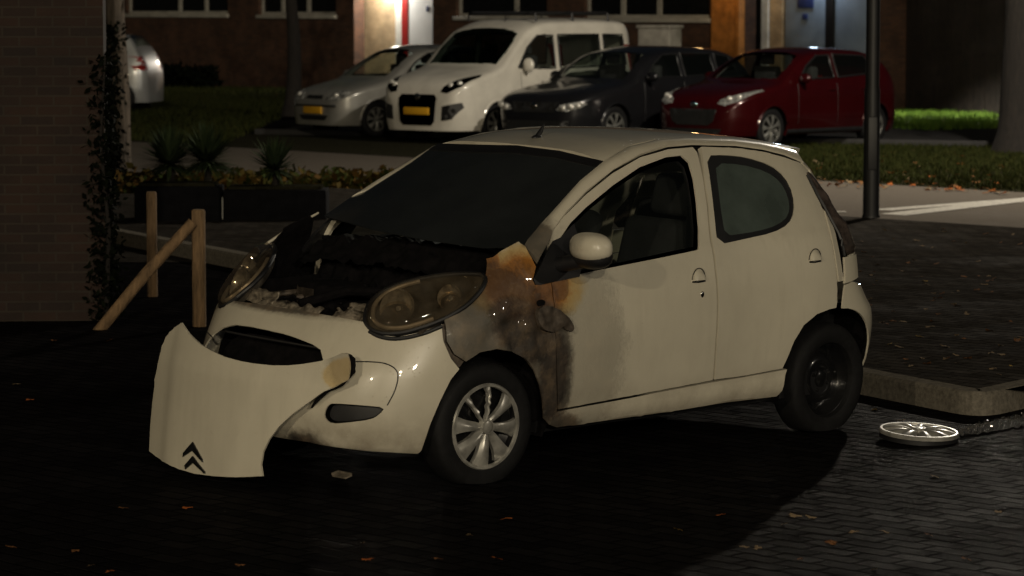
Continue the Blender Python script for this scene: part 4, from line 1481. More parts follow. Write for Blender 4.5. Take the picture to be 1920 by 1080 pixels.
van = dict(L=4.40, W=1.83, belt=1.12, tumble=.84, af=.62, r=.12, cat='van',
    top=[(0, .66), (-.05, .84), (-.20, .98), (-.6, 1.11), (-1.0, 1.22), (-1.4, 1.55), (-1.75, 1.80), (-2.2, 1.92), (-3.2, 1.94), (-4.15, 1.91), (-4.33, 1.68), (-4.40, .8)],
    ws=[(-1.06, .70), (-1.35, .71), (-1.62, .66), (-1.68, .35), (-1.70, 0), (-1.68, -.35), (-1.62, -.66), (-1.35, -.71), (-1.06, -.70), (-1.02, -.35), (-1.0, 0), (-1.02, .35)],
    wins=[[(-1.40, 1.16), (-2.30, 1.14), (-2.30, 1.66), (-1.92, 1.66), (-1.66, 1.48)], [(-2.42, 1.14), (-3.45, 1.16), (-3.45, 1.67), (-2.42, 1.67)], [(-3.55, 1.16), (-4.10, 1.18), (-4.06, 1.66), (-3.55, 1.67)]],
    wheels=[(-.88, .31), (-3.45, .31)], ra=.36, seat=-2.1, wglass=M_tealsheen,
    lamps=[[(.46, .80), (.60, .78), (.78, .88), (.84, 1.02), (.80, 1.06), (.62, .98), (.48, .88)]], bulbs=(-.07, .06),
    grilles=[[(-.36, .34), (-.30, .28), (.30, .28), (.36, .34), (.40, .70), (.34, .76), (-.34, .76), (-.40, .70)]],
    side_grilles=[[(.50, .36), (.68, .38), (.82, .56), (.80, .64), (.52, .58)]],
    plate=.50, badge=.72, mirror=(-1.52, 1.16), mk=1.5, mirror_mat=P_white, seams=[-1.45, -2.36, -3.5], handles=[-2.2, -2.55], tails=[[(.70, .85), (.84, .85), (.82, 1.5), (.72, 1.5)]])
vroot, vS, vT = parked('white panel-sided van with roof bars and an aerial', G, 782, 46.6, YAWB, van, P_white)
rk = MB()
for xx in (-2.0, -2.9, -3.8):
    rk.tube([(xx, -.72, 1.88), (xx, -.70, 1.99), (xx, .70, 1.99), (xx, .72, 1.88)], .022, 8)
rk.tube([(-1.95, -.6, 2.02), (-3.9, -.6, 2.02)], .018, 8).tube([(-1.95, .6, 2.02), (-3.9, .6, 2.02)], .018, 8)
rk.build('roof_rack', M_black, vroot)
MB().tube([(-1.85, .1, 1.78), (-2.0, .1, 1.92), (-2.3, .1, 2.10)], .006, 5).build('aerial', M_black, vroot)

dark = dict(L=4.55, W=1.80, belt=.98, tumble=.76, af=.65,
    top=[(0, .58), (-.05, .70), (-.3, .83), (-.7, .92), (-1.25, 1.01), (-1.65, 1.25), (-2.05, 1.42), (-2.7, 1.50), (-3.7, 1.46), (-4.1, 1.34), (-4.42, 1.0), (-4.55, .7)],
    ws=[(-1.32, .66), (-1.6, .65), (-1.95, .55), (-2.0, .3), (-2.02, 0), (-2.0, -.3), (-1.95, -.55), (-1.6, -.65), (-1.32, -.66), (-1.28, -.3), (-1.27, 0), (-1.28, .3)],
    wins=[[(-1.65, 1.02), (-2.55, 1.03), (-2.55, 1.38), (-2.2, 1.37), (-1.9, 1.22)], [(-2.65, 1.03), (-3.4, 1.05), (-3.4, 1.38), (-2.65, 1.39)], [(-3.5, 1.06), (-4.0, 1.10), (-3.85, 1.33), (-3.5, 1.37)]],
    wheels=[(-.90, .32), (-3.6, .32)], ra=.36, seat=-2.3,
    lamps=[[(.44, .56), (.62, .54), (.78, .59), (.84, .66), (.78, .69), (.50, .64)]], bulbs=(-.1, .02, .1),
    grilles=[[(-.40, .52), (.40, .52), (.46, .68), (-.46, .68)], [(-.6, .26), (.6, .26), (.66, .40), (-.66, .40)]],
    plate=None, badge=.62, mirror=(-1.66, 1.0), seams=[-1.6, -2.6, -3.45], handles=[-2.45, -3.3], tails=[[(.6, .75), (.76, .75), (.74, .95), (.62, .95)]])
parked('dark grey estate car between the white van and the red car', G, 1000, 45.3, YAWB, dark, P_dark)

red = dict(L=4.02, W=1.74, belt=.98, tumble=.74, af=.62,
    top=[(0, .58), (-.05, .70), (-.28, .84), (-.6, .93), (-1.1, 1.03), (-1.5, 1.27), (-1.9, 1.43), (-2.4, 1.49), (-3.2, 1.46), (-3.62, 1.34), (-3.88, 1.02), (-4.02, .72)],
    ws=[(-1.17, .64), (-1.45, .63), (-1.78, .54), (-1.84, .3), (-1.86, 0), (-1.84, -.3), (-1.78, -.54), (-1.45, -.63), (-1.17, -.64), (-1.12, -.3), (-1.11, 0), (-1.12, .3)],
    wins=[[(-1.5, 1.02), (-2.35, 1.04), (-2.35, 1.38), (-2.05, 1.37), (-1.75, 1.22)], [(-2.45, 1.04), (-3.15, 1.08), (-3.38, 1.20), (-3.2, 1.36), (-2.45, 1.39)]],
    wheels=[(-.84, .31), (-3.36, .31)], ra=.35, seat=-2.15,
    lamps=[[(.44, .68), (.58, .65), (.76, .72), (.84, .86), (.80, .88), (.62, .80), (.46, .74)]], bulbs=(-.06, .06),
    grilles=[[(-.40, .42), (-.3, .36), (.3, .36), (.40, .42), (.46, .60), (-.46, .60)], [(-.5, .24), (.5, .24), (.55, .31), (-.55, .31)]],
    plate=None, badge=.66, mirror=(-1.5, 1.0), seams=[-1.45, -2.4, -3.2], handles=[-2.25, -3.05], tails=[[(.58, .82), (.74, .82), (.72, 1.02), (.6, 1.02)]])
parked('dark red hatchback behind the black lamp post', G, 1298, 44.6, R(-134), red, P_red)

grey = dict(silver)
grey.update(L=4.0, top=[(0, .60), (-.05, .70), (-.3, .84), (-.6, .92), (-1.0, 1.0), (-1.45, 1.3), (-1.9, 1.5), (-2.5, 1.58), (-3.55, 1.56), (-3.78, 1.30), (-3.93, 1.0), (-4.0, .75)], belt=.98,
    wins=[[(-1.38, 1.02), (-2.3, 1.04), (-2.3, 1.42), (-1.95, 1.41), (-1.62, 1.24)], [(-2.4, 1.04), (-3.1, 1.08), (-3.3, 1.2), (-3.15, 1.40), (-2.4, 1.43)]],
    wheels=[(-.75, .31), (-3.42, .31)], ra=.35, tails=[[(.52, .86), (.80, .84), (.78, 1.12), (.56, 1.14)]])
parked('pale silver car showing only its rear end past the brick wall', G, 303 - 362, 62.0, R(172), grey, P_grey)

# ------------------------------------------------------------------ the long brick building
FM = Matrix.Translation((0, 71.3, 0)) @ Matrix.Rotation(math.atan2(-.788, .616), 4, 'Z')
bld = empty('brick_building', FM, 'long dark brick building with a lit doorway behind the parked cars', 'building')
def brick_mat(name, c1, c2, mortar, rough=.85, bstr=.5, axis='XZ'):
    m, nt, p = mat_new(name)
    tc = node(nt, 'ShaderNodeTexCoord')
    sx = node(nt, 'ShaderNodeSeparateXYZ')
    nt.links.new(tc.outputs['Object'], sx.inputs[0])
    cb = node(nt, 'ShaderNodeCombineXYZ')
    s = mathn(nt, 'ADD', sx.outputs[0], sx.outputs[1])
    nt.links.new(s, cb.inputs[0])
    nt.links.new(sx.outputs[2], cb.inputs[1])
    b = node(nt, 'ShaderNodeTexBrick')
    b.inputs['Scale'].default_value = 1.0
    b.inputs['Brick Width'].default_value = .22
    b.inputs['Row Height'].default_value = .065
    b.inputs['Mortar Size'].default_value = .007
    b.inputs['Bias'].default_value = -.2
    b.inputs['Color1'].default_value = (*c1, 1)
    b.inputs['Color2'].default_value = (*c2, 1)
    b.inputs['Mortar'].default_value = (*mortar, 1)
    nt.links.new(cb.outputs[0], b.inputs['Vector'])
    n = noise_tex(nt, tc.outputs['Object'], 1.6, 6, .6)
    mu = node(nt, 'ShaderNodeMix', data_type='RGBA', blend_type='MULTIPLY')
    mu.inputs[0].default_value = 1
    nt.links.new(b.outputs['Color'], mu.inputs[6])
    nt.links.new(ramp(nt, n, [(.3, fgrey(.55)), (.7, fgrey(1.3))]), mu.inputs[7])
    nt.links.new(mu.outputs[2], p.inputs['Base Color'])
    setp(p, rough=rough)
    bump(nt, p, mathn(nt, 'SUBTRACT', noise_tex(nt, tc.outputs['Object'], 40, 3), b.outputs['Fac']), bstr, .01)
    return m
M_brick = brick_mat('dark_brick', (.10, .045, .024), (.055, .027, .017), (.05, .04, .032))
M_cream = brick_mat('cream_brick', (.52, .38, .22), (.44, .31, .17), (.36, .30, .22))
M_wall2 = brick_mat('near_dimmed_brick', (.023, .009, .0042), (.010, .0045, .003), (.026, .018, .0115))  # near-black colours carry the dim light on this wall
M_frame = simple('window_frame_paint', (.42, .40, .35), .5, var=.2, scale=3)
M_wglass = simple('dark_window_glass', (.008, .009, .010), .08, var=.4, coat=.5)
M_red = simple('red_door_frame', (.30, .012, .010), .5, var=.2)
M_doorw = simple('white_door', (.72, .74, .76), .4, var=.06, scale=2)
M_blue = simple('blue_grey_door', (.22, .27, .33), .4, var=.12, scale=2)
M_orange = simple('orange_wood', (.50, .20, .045), .6, var=.3, scale=6)
M_plank = simple('dark_planks', (.012, .008, .006), .7, var=.5, scale=7)
M_concrete = simple('pale_concrete', (.35, .33, .29), .8, var=.25, scale=6)
M_sign = simple('blue_sign', (.03, .045, .14), .4, var=.15)

ws_ = [(-17.7, -12.4, 1.98, 3.4), (-10.9, -7.3, 1.96, 3.4), (-2.21, 1.32, 1.93, 3.3), (2.69, 7.0, 1.90, 3.3)]
doors_ = [(-6.5, -3.15, -.02, 3.0), (8.14, 12.1, -.02, 3.1)]
def rect(a, b, c, d): return [(a, c), (b, c), (b, d), (a, d)]
def rect_wall(name, u0, u1, z0, z1, holes, th, mat, parent):
    us = sorted({u0, u1} | {h[0] for h in holes} | {h[1] for h in holes})
    zs = sorted({z0, z1} | {max(z0, h[2]) for h in holes} | {h[3] for h in holes})
    solid = {}
    for i in range(len(us) - 1):
        for j in range(len(zs) - 1):
            cu, cz = (us[i] + us[i + 1]) / 2, (zs[j] + zs[j + 1]) / 2
            solid[i, j] = not any(h[0] < cu < h[1] and h[2] < cz < h[3] for h in holes)
    vs, fs = [], []
    def quad(*p):
        n = len(vs)
        vs.extend(p)
        fs.append((n, n + 1, n + 2, n + 3))
    for (i, j), s in solid.items():
        if not s: continue
        a, b, c, d = us[i], us[i + 1], zs[j], zs[j + 1]
        quad((a, 0, c), (b, 0, c), (b, 0, d), (a, 0, d))
        quad((a, th, d), (b, th, d), (b, th, c), (a, th, c))
        if not solid.get((i - 1, j)): quad((a, th, c), (a, 0, c), (a, 0, d), (a, th, d))
        if not solid.get((i + 1, j)): quad((b, 0, c), (b, th, c), (b, th, d), (b, 0, d))
        if not solid.get((i, j + 1)): quad((a, 0, d), (b, 0, d), (b, th, d), (a, th, d))
        if not solid.get((i, j - 1)): quad((a, th, c), (b, th, c), (b, 0, c), (a, 0, c))
    return link_mesh(name, vs, fs, mat, parent, False)
rect_wall('wall', -30, 13.0, -.1, 6.2, ws_ + doors_, .32, M_brick, bld)
for (a, b, c, d), mull in zip(ws_, [(-15.0, -13.65), (-9.9, -8.7), (.04,), (3.95, 5.2)]):
    f = MB().box(a, b, .10, .18, c, c + .07).box(a, b, .10, .18, d - .07, d).box(a, a + .08, .10, .18, c + .07, d - .07).box(b - .08, b, .10, .18, c + .07, d - .07)
    for u in mull: f.box(u - .07, u + .07, .10, .18, c + .07, d - .07)
    fo = f.build('window', M_frame, bld, False)
    MB().box(a + .02, b - .02, .13, .15, c + .03, d - .03).build('pane', M_wglass, fo, False)
    MB().box(a - .05, b + .05, -.07, .10, c - .10, c - .002, None, .01).build('sill', M_frame, fo)
# lit doorway, set a little back in the wall
MB().box(-7.6, -5.28, .42, .60, -.05, 3.2).build('lit_wall', M_cream, bld, False)
MB().box(-5.277, -5.01, .41, .60, -.05, 3.2).build('door_frame', M_white, bld, False)
MB().box(-5.007, -4.75, .40, .60, -.05, 3.2).build('door_frame', M_red, bld, False)
dr = MB().box(-4.747, -3.0, .42, .60, -.05, 3.2).build('door', M_doorw, bld, False)
MB().box(-3.98, -3.86, .405, .417, 2.05, 2.18, None, .004).build('notice', M_sign, dr)
MB().box(-7.7, -2.9, .325, .60, 3.02, 3.2).build('recess_ceiling', M_concrete, bld, False)
# second entrance with blue-grey doors
MB().box(7.19, 8.0, -.12, -.003, -.05, 3.3).build('cladding', M_orange, bld, False)
MB().box(8.003, 8.139, -.17, -.003, -.05, 3.3, None, .01).build('cladding', M_orange, bld)
MB().box(7.3, 8.24, .42, .60, -.05, 3.2).build('recess_wall', M_black, bld, False)
MB().box(8.243, 8.45, .38, .60, -.05, 3.2).build('door_frame', M_white, bld, False)
MB().box(8.453, 8.86, .42, .60, -.05, 3.2).build('recess_wall', M_cream, bld, False)
for a, b in ((8.95, 10.22), (10.46, 12.0)):
    d = MB().box(a, b, .42, .50, -.02, 2.95, None, .01).build('door', M_blue, bld)
    if a < 10:
        MB().box(9.36, 9.84, .39, .415, 2.12, 2.52, None, .005).build('notice', M_sign, d)
        MB().box(9.50, 9.66, .39, .415, 1.88, 2.00, None, .004).build('notice', M_sign, d)
MB().box(10.223, 10.457, .38, .55, -.05, 3.0).build('door_frame', M_black, bld, False)
MB().box(8.0, 12.3, .55, .60, -.05, 3.2).build('recess_wall', M_black, bld, False)
MB().box(7.3, 12.3, .325, .60, 3.12, 3.3).build('recess_ceiling', M_concrete, bld, False)
pw = MB()
random.seed(3)
for k in range(62):
    u = 13.0 + k * .145
    pw.box(u, u + .137, -.02 - .012 * random.random(), .3, -.05, 6.2)
pw.build('plank_cladding', M_plank, bld, False)
MB().box(-30, 22, .33, 14, 6.2, 6.5).build('roof', M_black, bld, False)
MB().box(-30, 22, 4.0, 14, -.1, 6.2).build('core', M_brick, bld, False)
def fpt(u, y, z): return FM @ Vector((u, y, z))
lamp('doorway_lamp', 'POINT', fpt(-5.4, .16, 2.85), 290, (1.0, .93, .80), shadow_soft_size=.12)
lamp('doorway_lamp', 'POINT', fpt(10.2, .16, 2.95), 34, (.72, .85, 1.0), shadow_soft_size=.12)
lamp('doorway_lamp', 'POINT', fpt(7.85, -.7, 3.05), 14, (1.0, .62, .25), shadow_soft_size=.1)
lamp('lawn_lamp', 'SPOT', fpt(16.0, -2.6, 3.4), 3600, (1.0, .95, .78), shadow_soft_size=.12, spot_size=R(92), spot_blend=.6)

# grey utility cabinet behind the van
cb = empty('utility_cabinet', Matrix.Translation(((1236 - 960) / FPX * 58, 58, 0)) @ Matrix.Rotation(R(-40), 4, 'Z'), 'pale grey utility cabinet standing behind the white van', 'cabinet')
MB().box(-.38, .38, -.2, .2, 0, 1.72, None, .02).build('case', M_concrete, cb)
MB().box(-.41, .41, -.23, .23, 1.722, 1.79, None, .02).build('lid', M_concrete, cb)

# ------------------------------------------------------------------ lamp post, trees
def gpt(px, py, z=0.0):
    d = CAMM.to_3x3() @ Vector(((px - 960) / FPX, (540 - py) / FPX, -1))
    return Vector((0, 0, CAM_H)) + d * ((z - CAM_H) / d.z)
lp = gpt(1633, 408, .12)
post = empty('lamp_post', Matrix.Translation(lp), 'tall black lamp post at the far edge of the pavement', 'lamp post')
MB().lathe([(.085, 0), (.085, .02), (.078, .03), (.074, 1.2), (.066, 1.22), (.060, 6.5), (.001, 6.5)], 24, Matrix.Rotation(PI / 2, 4, 'X')).build('pole', M_black, post)
MB().box(-.045, .045, -.082, -.070, .45, .95, None, .008).build('service_door', M_black, post)

def bark(name, base):
    m, nt, p = mat_new(name)
    v = coords(nt, (1, 1, .18))
    f = noise_tex(nt, v, 22, 6, .65)
    nt.links.new(ramp(nt, f, [(.3, tuple(c * .4 for c in base)), (.7, tuple(c * 1.4 for c in base))]), p.inputs['Base Color'])
    setp(p, rough=.9)
    bump(nt, p, f, .9, .03)
    return m
M_bark = bark('bark', (.011, .008, .006))
M_bark2 = bark('grey_bark', (.075, .058, .042))
def leafmat(name, a, b):
    m, nt, p = mat_new(name)
    oi = node(nt, 'ShaderNodeNewGeometry')
    nt.links.new(ramp(nt, oi.outputs['Random Per Island'], [(0, a), (1, b)]), p.inputs['Base Color'])
    setp(p, rough=.8, spec=.05)
    return m
M_leaf = leafmat('green_leaves', (.025, .055, .012), (.07, .11, .025))
M_ivy = leafmat('ivy_leaves', (.0015, .0022, .001), (.005, .007, .003))
M_yucca = leafmat('yucca_leaves', (.016, .026, .012), (.045, .064, .028))
M_grassb = leafmat('grass_blades', (.014, .020, .005), (.034, .036, .010))
M_ground_leaf = leafmat('autumn_leaves', (.22, .10, .02), (.16, .16, .04))

def trunk(name, base, r0, r1, h, mat, parent, wob=.1, seed=0):
    pts, rad = [], []
    for i in range(15):
        t = i / 14
        pts.append(Vector((wob * mnoise.noise(Vector((t * 2.2, seed, 0))), wob * mnoise.noise(Vector((t * 2.2, seed, 5))), h * t)))
        rad.append(r0 * (1 + .6 * math.exp(-t * h / .25)) * (1 - t) + r1 * t)
    mb = MB().tube(pts, rad, 18)
    for v in mb.v:
        q = mnoise.noise(Vector((v.x * 9, v.y * 9, v.z * 1.2 + seed)))
        v.x *= 1 + .07 * q
        v.y *= 1 + .07 * q
    return mb.build(name, mat, parent), pts
def leaf_cloud(name, pts, n, size, spread, mat, parent, seed=1, flat_=0.5, dist=None):
    rnd = random.Random(seed)
    vs, fs = [], []
    for i in range(n):
        c = Vector(rnd.choice(pts)) if dist is None else Vector(dist(rnd))
        c = c + Vector((rnd.gauss(0, spread), rnd.gauss(0, spread), rnd.gauss(0, spread * .8)))
        a = Vector((rnd.uniform(-1, 1), rnd.uniform(-1, 1), rnd.uniform(-1, 1))).normalized()
        b = a.cross(Vector((rnd.uniform(-1, 1), rnd.uniform(-1, 1), rnd.uniform(-1, 1)))).normalized()
        s = size * rnd.uniform(.6, 1.3)
        k = len(vs)
        vs += [c - a * s, c + b * s * flat_, c + a * s, c - b * s * flat_]
        fs.append((k, k + 1, k + 2, k + 3))
    return link_mesh(name, vs, fs, mat, parent, False)
def tree(base, r0, r1, h, label, mat, crown=True, seed=0, wob=.1, branches=4, bz=.35, lc=1400, lm=None):
    t = empty('tree', Matrix.Translation(base), label, 'tree')
    _, pts = trunk('trunk', base, r0, r1, h, mat, t, wob, seed)
    rnd = random.Random(seed)
    tips = []
    for k in range(branches):
        i = int(len(pts) * (bz + (1 - bz) * k / max(1, branches)))
        p = pts[min(i, len(pts) - 1)]
        a = rnd.uniform(0, 2 * PI)
        q = [p]
        for j in range(1, 6):
            q.append(p + Vector((math.cos(a) * .32 * j, math.sin(a) * .32 * j, .34 * j + .03 * j * j)) + Vector((rnd.gauss(0, .05), rnd.gauss(0, .05), 0)))
        MB().tube(q, [r0 * .42 * (1 - j / 7) for j in range(6)], 8).build('limb', mat, t)
        tips += q[3:]
    tips += pts[-4:]
    if crown: leaf_cloud('crown', tips, lc, .10, .55, lm or M_leaf, t, seed)
    return t
tree(gpt(548, 222), .15, .07, 4.8, 'slim dark tree trunk at the left of the silver car', M_bark, True, 3, .25, 6, .42, 900)
tree(gpt(1914, 287), .29, .22, 4.6, 'thick dark tree trunk at the right edge of the grass verge', M_bark, True, 8, .08, 5, .7, 1200)
tl_ = tree(gpt(220, 342), .13, .09, 4.4, 'grey ivy-clad tree trunk beside the near brick wall', M_bark2, True, 12, .12, 4, .75, 900)
leaf_cloud('ivy', None, 1700, .045, .05, M_ivy, tl_, 5, dist=lambda r: (r.uniform(-.16, .06), -.13 + r.uniform(-.1, .1), max(.02, r.random() ** 1.6 * 1.9)))

# ------------------------------------------------------------------ near brick wall on the left with climbers
wall = empty('brick_wall', Matrix.Translation((-2.70, 19.9, 0)) @ Matrix.Rotation(R(4), 4, 'Z'), 'near dark brick wall filling the left edge, ivy at its corner', 'wall')
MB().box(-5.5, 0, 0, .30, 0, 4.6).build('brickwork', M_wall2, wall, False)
cl = empty('climbing_plant', Matrix.Translation((-2.70, 19.87, 0)), 'dark ivy climbing the corner of the near brick wall', 'climber')
leaf_cloud('leaves', None, 2600, .028, .03, M_ivy, cl, 9, dist=lambda r: (r.gauss(-.01, .03) if r.random() < .75 else -r.uniform(0, .12), r.uniform(-.06, .3), r.random() ** 1.2 * 1.75))
MB().tube([(0, 0, 0), (.03, -.03, .6), (-.02, -.02, 1.2), (.02, -.03, 1.75)], [.018, .014, .011, .006], 7).build('stem', M_bark, cl)

# ------------------------------------------------------------------ posts, planters and yuccas on the left
M_wood = bark('post_wood', (.20, .125, .062))
def wpost(px, py0, py1, r, label, lean=0):
    b = gpt(px, py0)
    h = (py0 - py1) / FPX * b.y
    p = empty('wooden_post', Matrix.Translation(b), label, 'post', 'wooden posts on the left')
    MB().tube([(0, 0, -.05), (lean * .5, 0, h * .5), (lean, 0, h - .012), (lean, 0, h)], [r, r, r, r * .8], 18).build('shaft', M_wood, p)
    return b, h, p
b1, h1, _ = wpost(286, 556, 358, .038, 'thin round wooden post farther from the camera, without a brace')
b2_, h2, p2 = wpost(374, 612, 391, .045, 'thicker round wooden post that carries the slanting brace')
ft = gpt(178, 618)
top = Vector((b2_.x - .03, b2_.y - .055, h2 - .08))
br = MB().tube([Vector((ft.x, ft.y, -.04)), ft.lerp(top, .5), top], [.038, .038, .036], 16).build('brace', M_wood, None)
br.parent = p2
br.matrix_parent_inverse = p2.matrix_world.inverted()
wp = gpt(419, 434)
st = MB().tube([(0, 0, 0), (0, 0, .31)], .026, 14).ellipsoid((0, 0, .31), (.026, .026, .014), None, 14, 6).build('marker_post', M_white)
st.matrix_world = Matrix.Translation(wp)
tag(st, 'short thin white marker post before the dark planters', 'post')
M_planter = simple('planter_black', (.005, .005, .006), .9, 0.0, spec=.1, var=.4, scale=9)
for (pa, pb, py, top_, lab) in ((252, 412, 438, 350, 'black square planter holding two spiky yuccas'), (418, 612, 436, 356, 'long black planter holding one smaller yucca')):
    a, b = gpt(pa, py), gpt(pb, py)
    h = (py - top_) / FPX * a.y
    e_ = empty('planter', Matrix.Translation((a + b) / 2), lab, 'planter', 'black planters')
    w = (b - a).length / 2
    MB().box(-w, w, 0, .5, 0, h, None, .02).build('box', M_planter, e_)
    MB().box(-w + .05, w - .05, .05, .45, h + .002, h + .03).build('earth', M_soil, e_, False)
def yucca(px, py, D, rad, n, label, seed):
    rnd = random.Random(seed)
    q = CAMM.to_3x3() @ Vector(((px - 960) / FPX, (540 - py) / FPX, -1))
    c = Vector((0, 0, CAM_H)) + q * (D / q.y)
    e_ = empty('yucca', Matrix.Translation((c.x, c.y, .40)), label, 'plant', 'yuccas in the planters')
    hz = c.z - .40
    MB().tube([(0, 0, 0), (.01, 0, hz * .5), (0, 0, hz)], [.04, .035, .04], 10).build('stem', M_bark, e_)
    vs, fs = [], []
    for i in range(n):
        a = rnd.uniform(0, 2 * PI)
        el = rnd.uniform(-.35, 1.45)
        L = rad * rnd.uniform(.75, 1.1)
        d = Vector((math.cos(a) * math.cos(el), math.sin(a) * math.cos(el), math.sin(el)))
        sd_ = d.cross(Vector((0, 0, 1))).normalized() * .016
        k = len(vs)
        for j in range(5):
            t = j / 4
            p = Vector((0, 0, hz)) + d * (L * t) - Vector((0, 0, .10 * L * t * t))
            w = (.9 + .5 * math.sin(PI * min(1, t * 1.4))) * (1 - t) ** .7
            vs += [p - sd_ * w, p + sd_ * w]
        for j in range(4): fs.append((k + 2 * j, k + 2 * j + 1, k + 2 * j + 3, k + 2 * j + 2))
    link_mesh('leaves', vs, fs, M_yucca, e_, True)
yucca(318, 308, 28.2, .42, 420, 'bushy dark yucca at the left of the square planter', 1)
yucca(388, 302, 28.3, .42, 420, 'bushy dark yucca at the right of the square planter', 2)
yucca(516, 318, 28.2, .38, 220, 'smaller sparse yucca in the long planter', 3)
# ground cover beyond the planters
def groundcover(name, n, fn, size, mat, seed, spread=.03):
    o = leaf_cloud(name, None, n, size, spread, mat, None, seed, .6, dist=fn)
    return tag(o, kind='stuff')
gc = groundcover('ground_cover', 2600, lambda r: (r.uniform(-4.4, -1.3), r.uniform(32.8, 34.5), .03 + r.random() ** 2 * .22), .06, leafmat('low_shrub_leaves', (.020, .034, .006), (.080, .042, .010)), 21)
tag(gc, 'low yellow green ground cover behind the planters', 'ground cover')
hg = empty('hedge', fpt(-14.5, -1.2, 0), 'low dark hedge against the brick building', 'hedge')
leaf_cloud('leaves', None, 3000, .11, .06, M_ivy, hg, 31, dist=lambda r: ((lambda u: (u * .616 + .3 * r.uniform(-1, 1), -u * .788 + .3 * r.uniform(-1, 1), r.random() * (.55 + .12 * mnoise.noise(Vector((u * 1.3, 0, 0))))))(r.uniform(-3.2, 3.0))))
MB().tube([(-1.8, 2.4, .2), (0, 0, .25), (1.7, -2.2, .2)], .08, 6).build('stems', M_bark, hg)

# ------------------------------------------------------------------ grass and fallen leaves
M_grasslit = leafmat('lit_grass', (.026, .06, .008), (.075, .12, .018))  # brighter copy of the grass, lamplight put into its green
def grass(name, n, fn, h, seed, label, mat=None):
    rnd = random.Random(seed)
    vs, fs = [], []
    for i in range(n):
        x, y, z = fn(rnd)
        a = rnd.uniform(0, PI)
        hh = h * rnd.uniform(.5, 1.3)
        w = .012
        dx, dy = math.cos(a) * w, math.sin(a) * w
        lx, ly = rnd.gauss(0, .3) * hh, rnd.gauss(0, .3) * hh
        k = len(vs)
        vs += [(x - dx, y - dy, z), (x + dx, y + dy, z), (x + lx, y + ly, z + hh)]
        fs.append((k, k + 1, k + 2))
    o = link_mesh(name, vs, fs, mat or M_grassb, None, False)
    return tag(o, label, 'grass', None, 'stuff')
def verge_pt(r):
    while True:
        x = r.uniform(2.0, 8.5)
        y = r.uniform(31, 50)
        if fe(x) + .1 < y < pk(x) - .1: return (x, y, .008)
grass('verge_grass', 30000, verge_pt, .06, 1, 'short dark grass with leaves on the verge')
def verge_l(r):
    while True:
        x = r.uniform(-9.5, -2.8)
        y = r.uniform(44, 80)
        if fe(x) + .1 < y and (x < -4.4 or y > 62) and abs(y + 5.2 * x - 40) < 90: return (x, y, .012)
grass('lawn_grass', 26000, verge_l, .09, 2, 'dark lawn between the road and the building on the left')
def lawn_r(r):
    u, y = r.uniform(11.5, 20), r.uniform(-6.5, -.1)
    p = fpt(u, y, .012)
    return (p.x, p.y, p.z)
grass('lawn_grass', 16000, lawn_r, .10, 3, 'bright lit strip of grass before the dark plank wall', M_grasslit)

# fallen leaves: a few shapes shared by single leaf objects
leaf_meshes = []
for k in range(5):
    rnd = random.Random(40 + k)
    n = 12
    ol = []
    for i in range(n):
        t = 2 * PI * i / n
        rr_ = (.5 + .5 * abs(math.cos(t * 1.5))) * rnd.uniform(.7, 1.0)
        ol.append((math.cos(t) * rr_, math.sin(t) * rr_ * .6))
    vs = [(0, 0, .12)] + [(x, y, .10 * rnd.uniform(-.6, 1.2) + .06) for x, y in ol]
    fs = [(0, 1 + i, 1 + (i + 1) % n) for i in range(n)]
    me = bpy.data.meshes.new('fallen_leaf')
    me.from_pydata(vs, [], fs)
    leaf_meshes.append(me)
LM = [simple('pale_leaf', (.20, .145, .085), .9, var=.4, spec=.03), simple('brown_leaf', (.15, .07, .03), .9, var=.4, spec=.03), simple('orange_leaf', (.30, .09, .025), .9, var=.4, spec=.03), simple('yellow_leaf', (.30, .20, .05), .9, var=.3, spec=.03)]
for k, me in enumerate(leaf_meshes): me.materials.append(LM[0])
leaf_variants = []
for me in leaf_meshes:
    row = []
    for mt in LM:
        c = me.copy()
        c.name = 'fallen_leaf'
        c.materials[0] = mt
        row.append(c)
    leaf_variants.append(row)
def put_leaf(x, y, z, s, mi, label, group, rnd):
    o = bpy.data.objects.new('fallen_leaf', rnd.choice(leaf_variants)[mi])
    COL.objects.link(o)
    o.location = (x, y, z)
    o.rotation_euler = (rnd.gauss(0, .2), rnd.gauss(0, .2), rnd.uniform(0, 6.3))
    o.scale = (s, s, s)
    tag(o, label, 'leaf', group)
rnd = random.Random(77)
for k in range(95):
    px, py = rnd.uniform(1610, 1915), 425 + 285 * rnd.random()
    if py > 690 and px < 1850: continue
    p = gpt(px, py, .119)
    put_leaf(p.x, p.y, .120, rnd.uniform(.02, .048), rnd.choice((0, 0, 0, 1, 1, 3)), 'dry leaf scattered on the dark pavement right of the burnt car', 'leaves on the pavement', rnd)
for (px, py, mi) in ((1490, 970, 0), (1520, 972, 0), (1470, 985, 0), (1600, 1000, 0), (1740, 1005, 1), (1870, 962, 0), (1560, 1020, 1), (1420, 1030, 0), (1395, 1028, 0), (1500, 1050, 1), (1350, 968, 2), (1270, 995, 3), (1752, 896, 0), (1660, 1000, 0), (1810, 1050, 1), (1640, 770, 0), (1690, 790, 0), (1640, 1070, 0)):
    p = gpt(px, py)
    put_leaf(p.x, p.y, .004, rnd.uniform(.025, .04), mi, 'leaf lying on the lit wet paving right of the shadow', 'leaves on the paving', rnd)
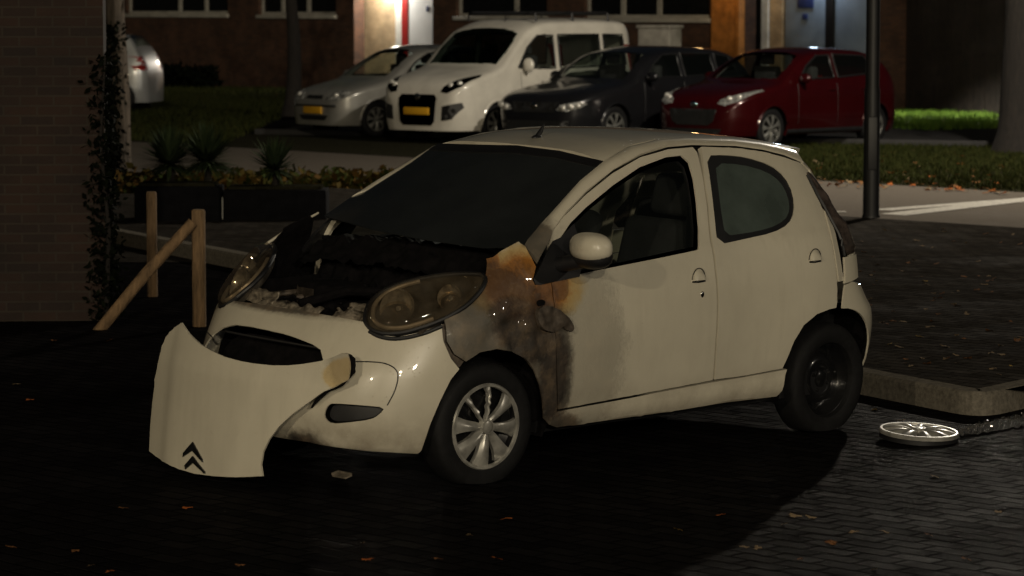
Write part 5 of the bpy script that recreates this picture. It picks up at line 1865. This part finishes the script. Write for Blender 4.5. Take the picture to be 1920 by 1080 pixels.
for (px, py, mi) in ((350, 955, 2), (230, 955, 1), (30, 722, 0), (55, 752, 2), (170, 1063, 0), (205, 1074, 2), (20, 1028, 1), (690, 1052, 2), (930, 1050, 2), (880, 1006, 0), (820, 1050, 1), (100, 640, 1), (205, 640, 1), (140, 1035, 1), (950, 975, 2), (450, 1062, 1), (680, 1020, 0)):
    p = gpt(px, py)
    put_leaf(p.x, p.y, .004, rnd.uniform(.025, .04), mi, 'leaf lying on the dark road in front of the burnt car', 'leaves on the dark road', rnd)
for k in range(120):
    px = rnd.uniform(1500, 1900)
    py = 345 + (px - 1500) * .05 + abs(rnd.gauss(0, 7)) * rnd.choice((-1, -1, .3))
    if rnd.random() < .4: py = rnd.uniform(285, 350)
    p = gpt(px, py)
    put_leaf(p.x, p.y, .02, rnd.uniform(.05, .085), rnd.choice((1, 1, 2, 2, 0)), 'brown leaf on the grass verge behind the burnt car', 'leaves on the verge', rnd)
# wet gutter running along the kerb from the hub cap
def gutter():
    m, nt, p = mat_new('gutter_water')
    v = coords(nt)
    setp(p, base=(.007, .007, .007), rough=.14, spec=.12)
    f = noise_tex(nt, v, 85, 6, .8)
    bump(nt, p, f, 1.0, .035)
    return m
a, b, c, d = gpt(1795, 806), gpt(1930, 778), gpt(1930, 800), gpt(1800, 822)
rough_pts = []
n = 70
vs, fs = [], []
for i in range(n + 1):
    t = i / n
    l0, l1 = a.lerp(b, t), d.lerp(c, t)
    w = .5 + .5 * math.sin(PI * min(1, t * 3 + .1) / 2) + .45 * mnoise.noise(Vector((t * 14, 0, 0))) + .2 * mnoise.noise(Vector((t * 37, 2, 0)))
    mid = (l0 + l1) / 2
    for s in (-1, 1):
        q = mid + (l1 - l0) * .5 * s * w
        vs.append((q.x, q.y, .008))
for i in range(n): fs.append((2 * i, 2 * i + 1, 2 * i + 3, 2 * i + 2))
tag(link_mesh('gutter_water', vs, fs, gutter(), None, True), kind='structure')

# mirror-bright flakes added to give the wet gutter its sparkle
rnd = random.Random(5)
vs, fs = [], []
for i in range(420):
    t = rnd.random() ** .8
    q = a.lerp(b, t).lerp(d.lerp(c, t), rnd.random() ** (.5 if rnd.random() < .5 else 2))
    n_ = Vector((rnd.gauss(0, .5), rnd.gauss(0, .5), 1)).normalized()
    u_ = n_.cross(Vector((rnd.uniform(-1, 1), rnd.uniform(-1, 1), 0))).normalized()
    w_ = n_.cross(u_)
    sz = rnd.uniform(.002, .0065)
    o_ = Vector((q.x, q.y, .012 + rnd.random() * .008))
    k = len(vs)
    vs += [o_ + u_ * sz, o_ + w_ * sz * .8, o_ - u_ * sz, o_ - w_ * sz * .8, o_ - n_ * sz]
    fs += [(k, k + 1, k + 2, k + 3), (k + 1, k, k + 4), (k + 2, k + 1, k + 4), (k + 3, k + 2, k + 4), (k, k + 3, k + 4)]
tag(link_mesh('sparkle_flakes', vs, fs, simple('sparkle_flake_metal', (.5, .5, .5), .12, .9, var=.3), None, False), 'glittering flakes added for sparkle along the wet gutter', 'broken glass', None, 'stuff')
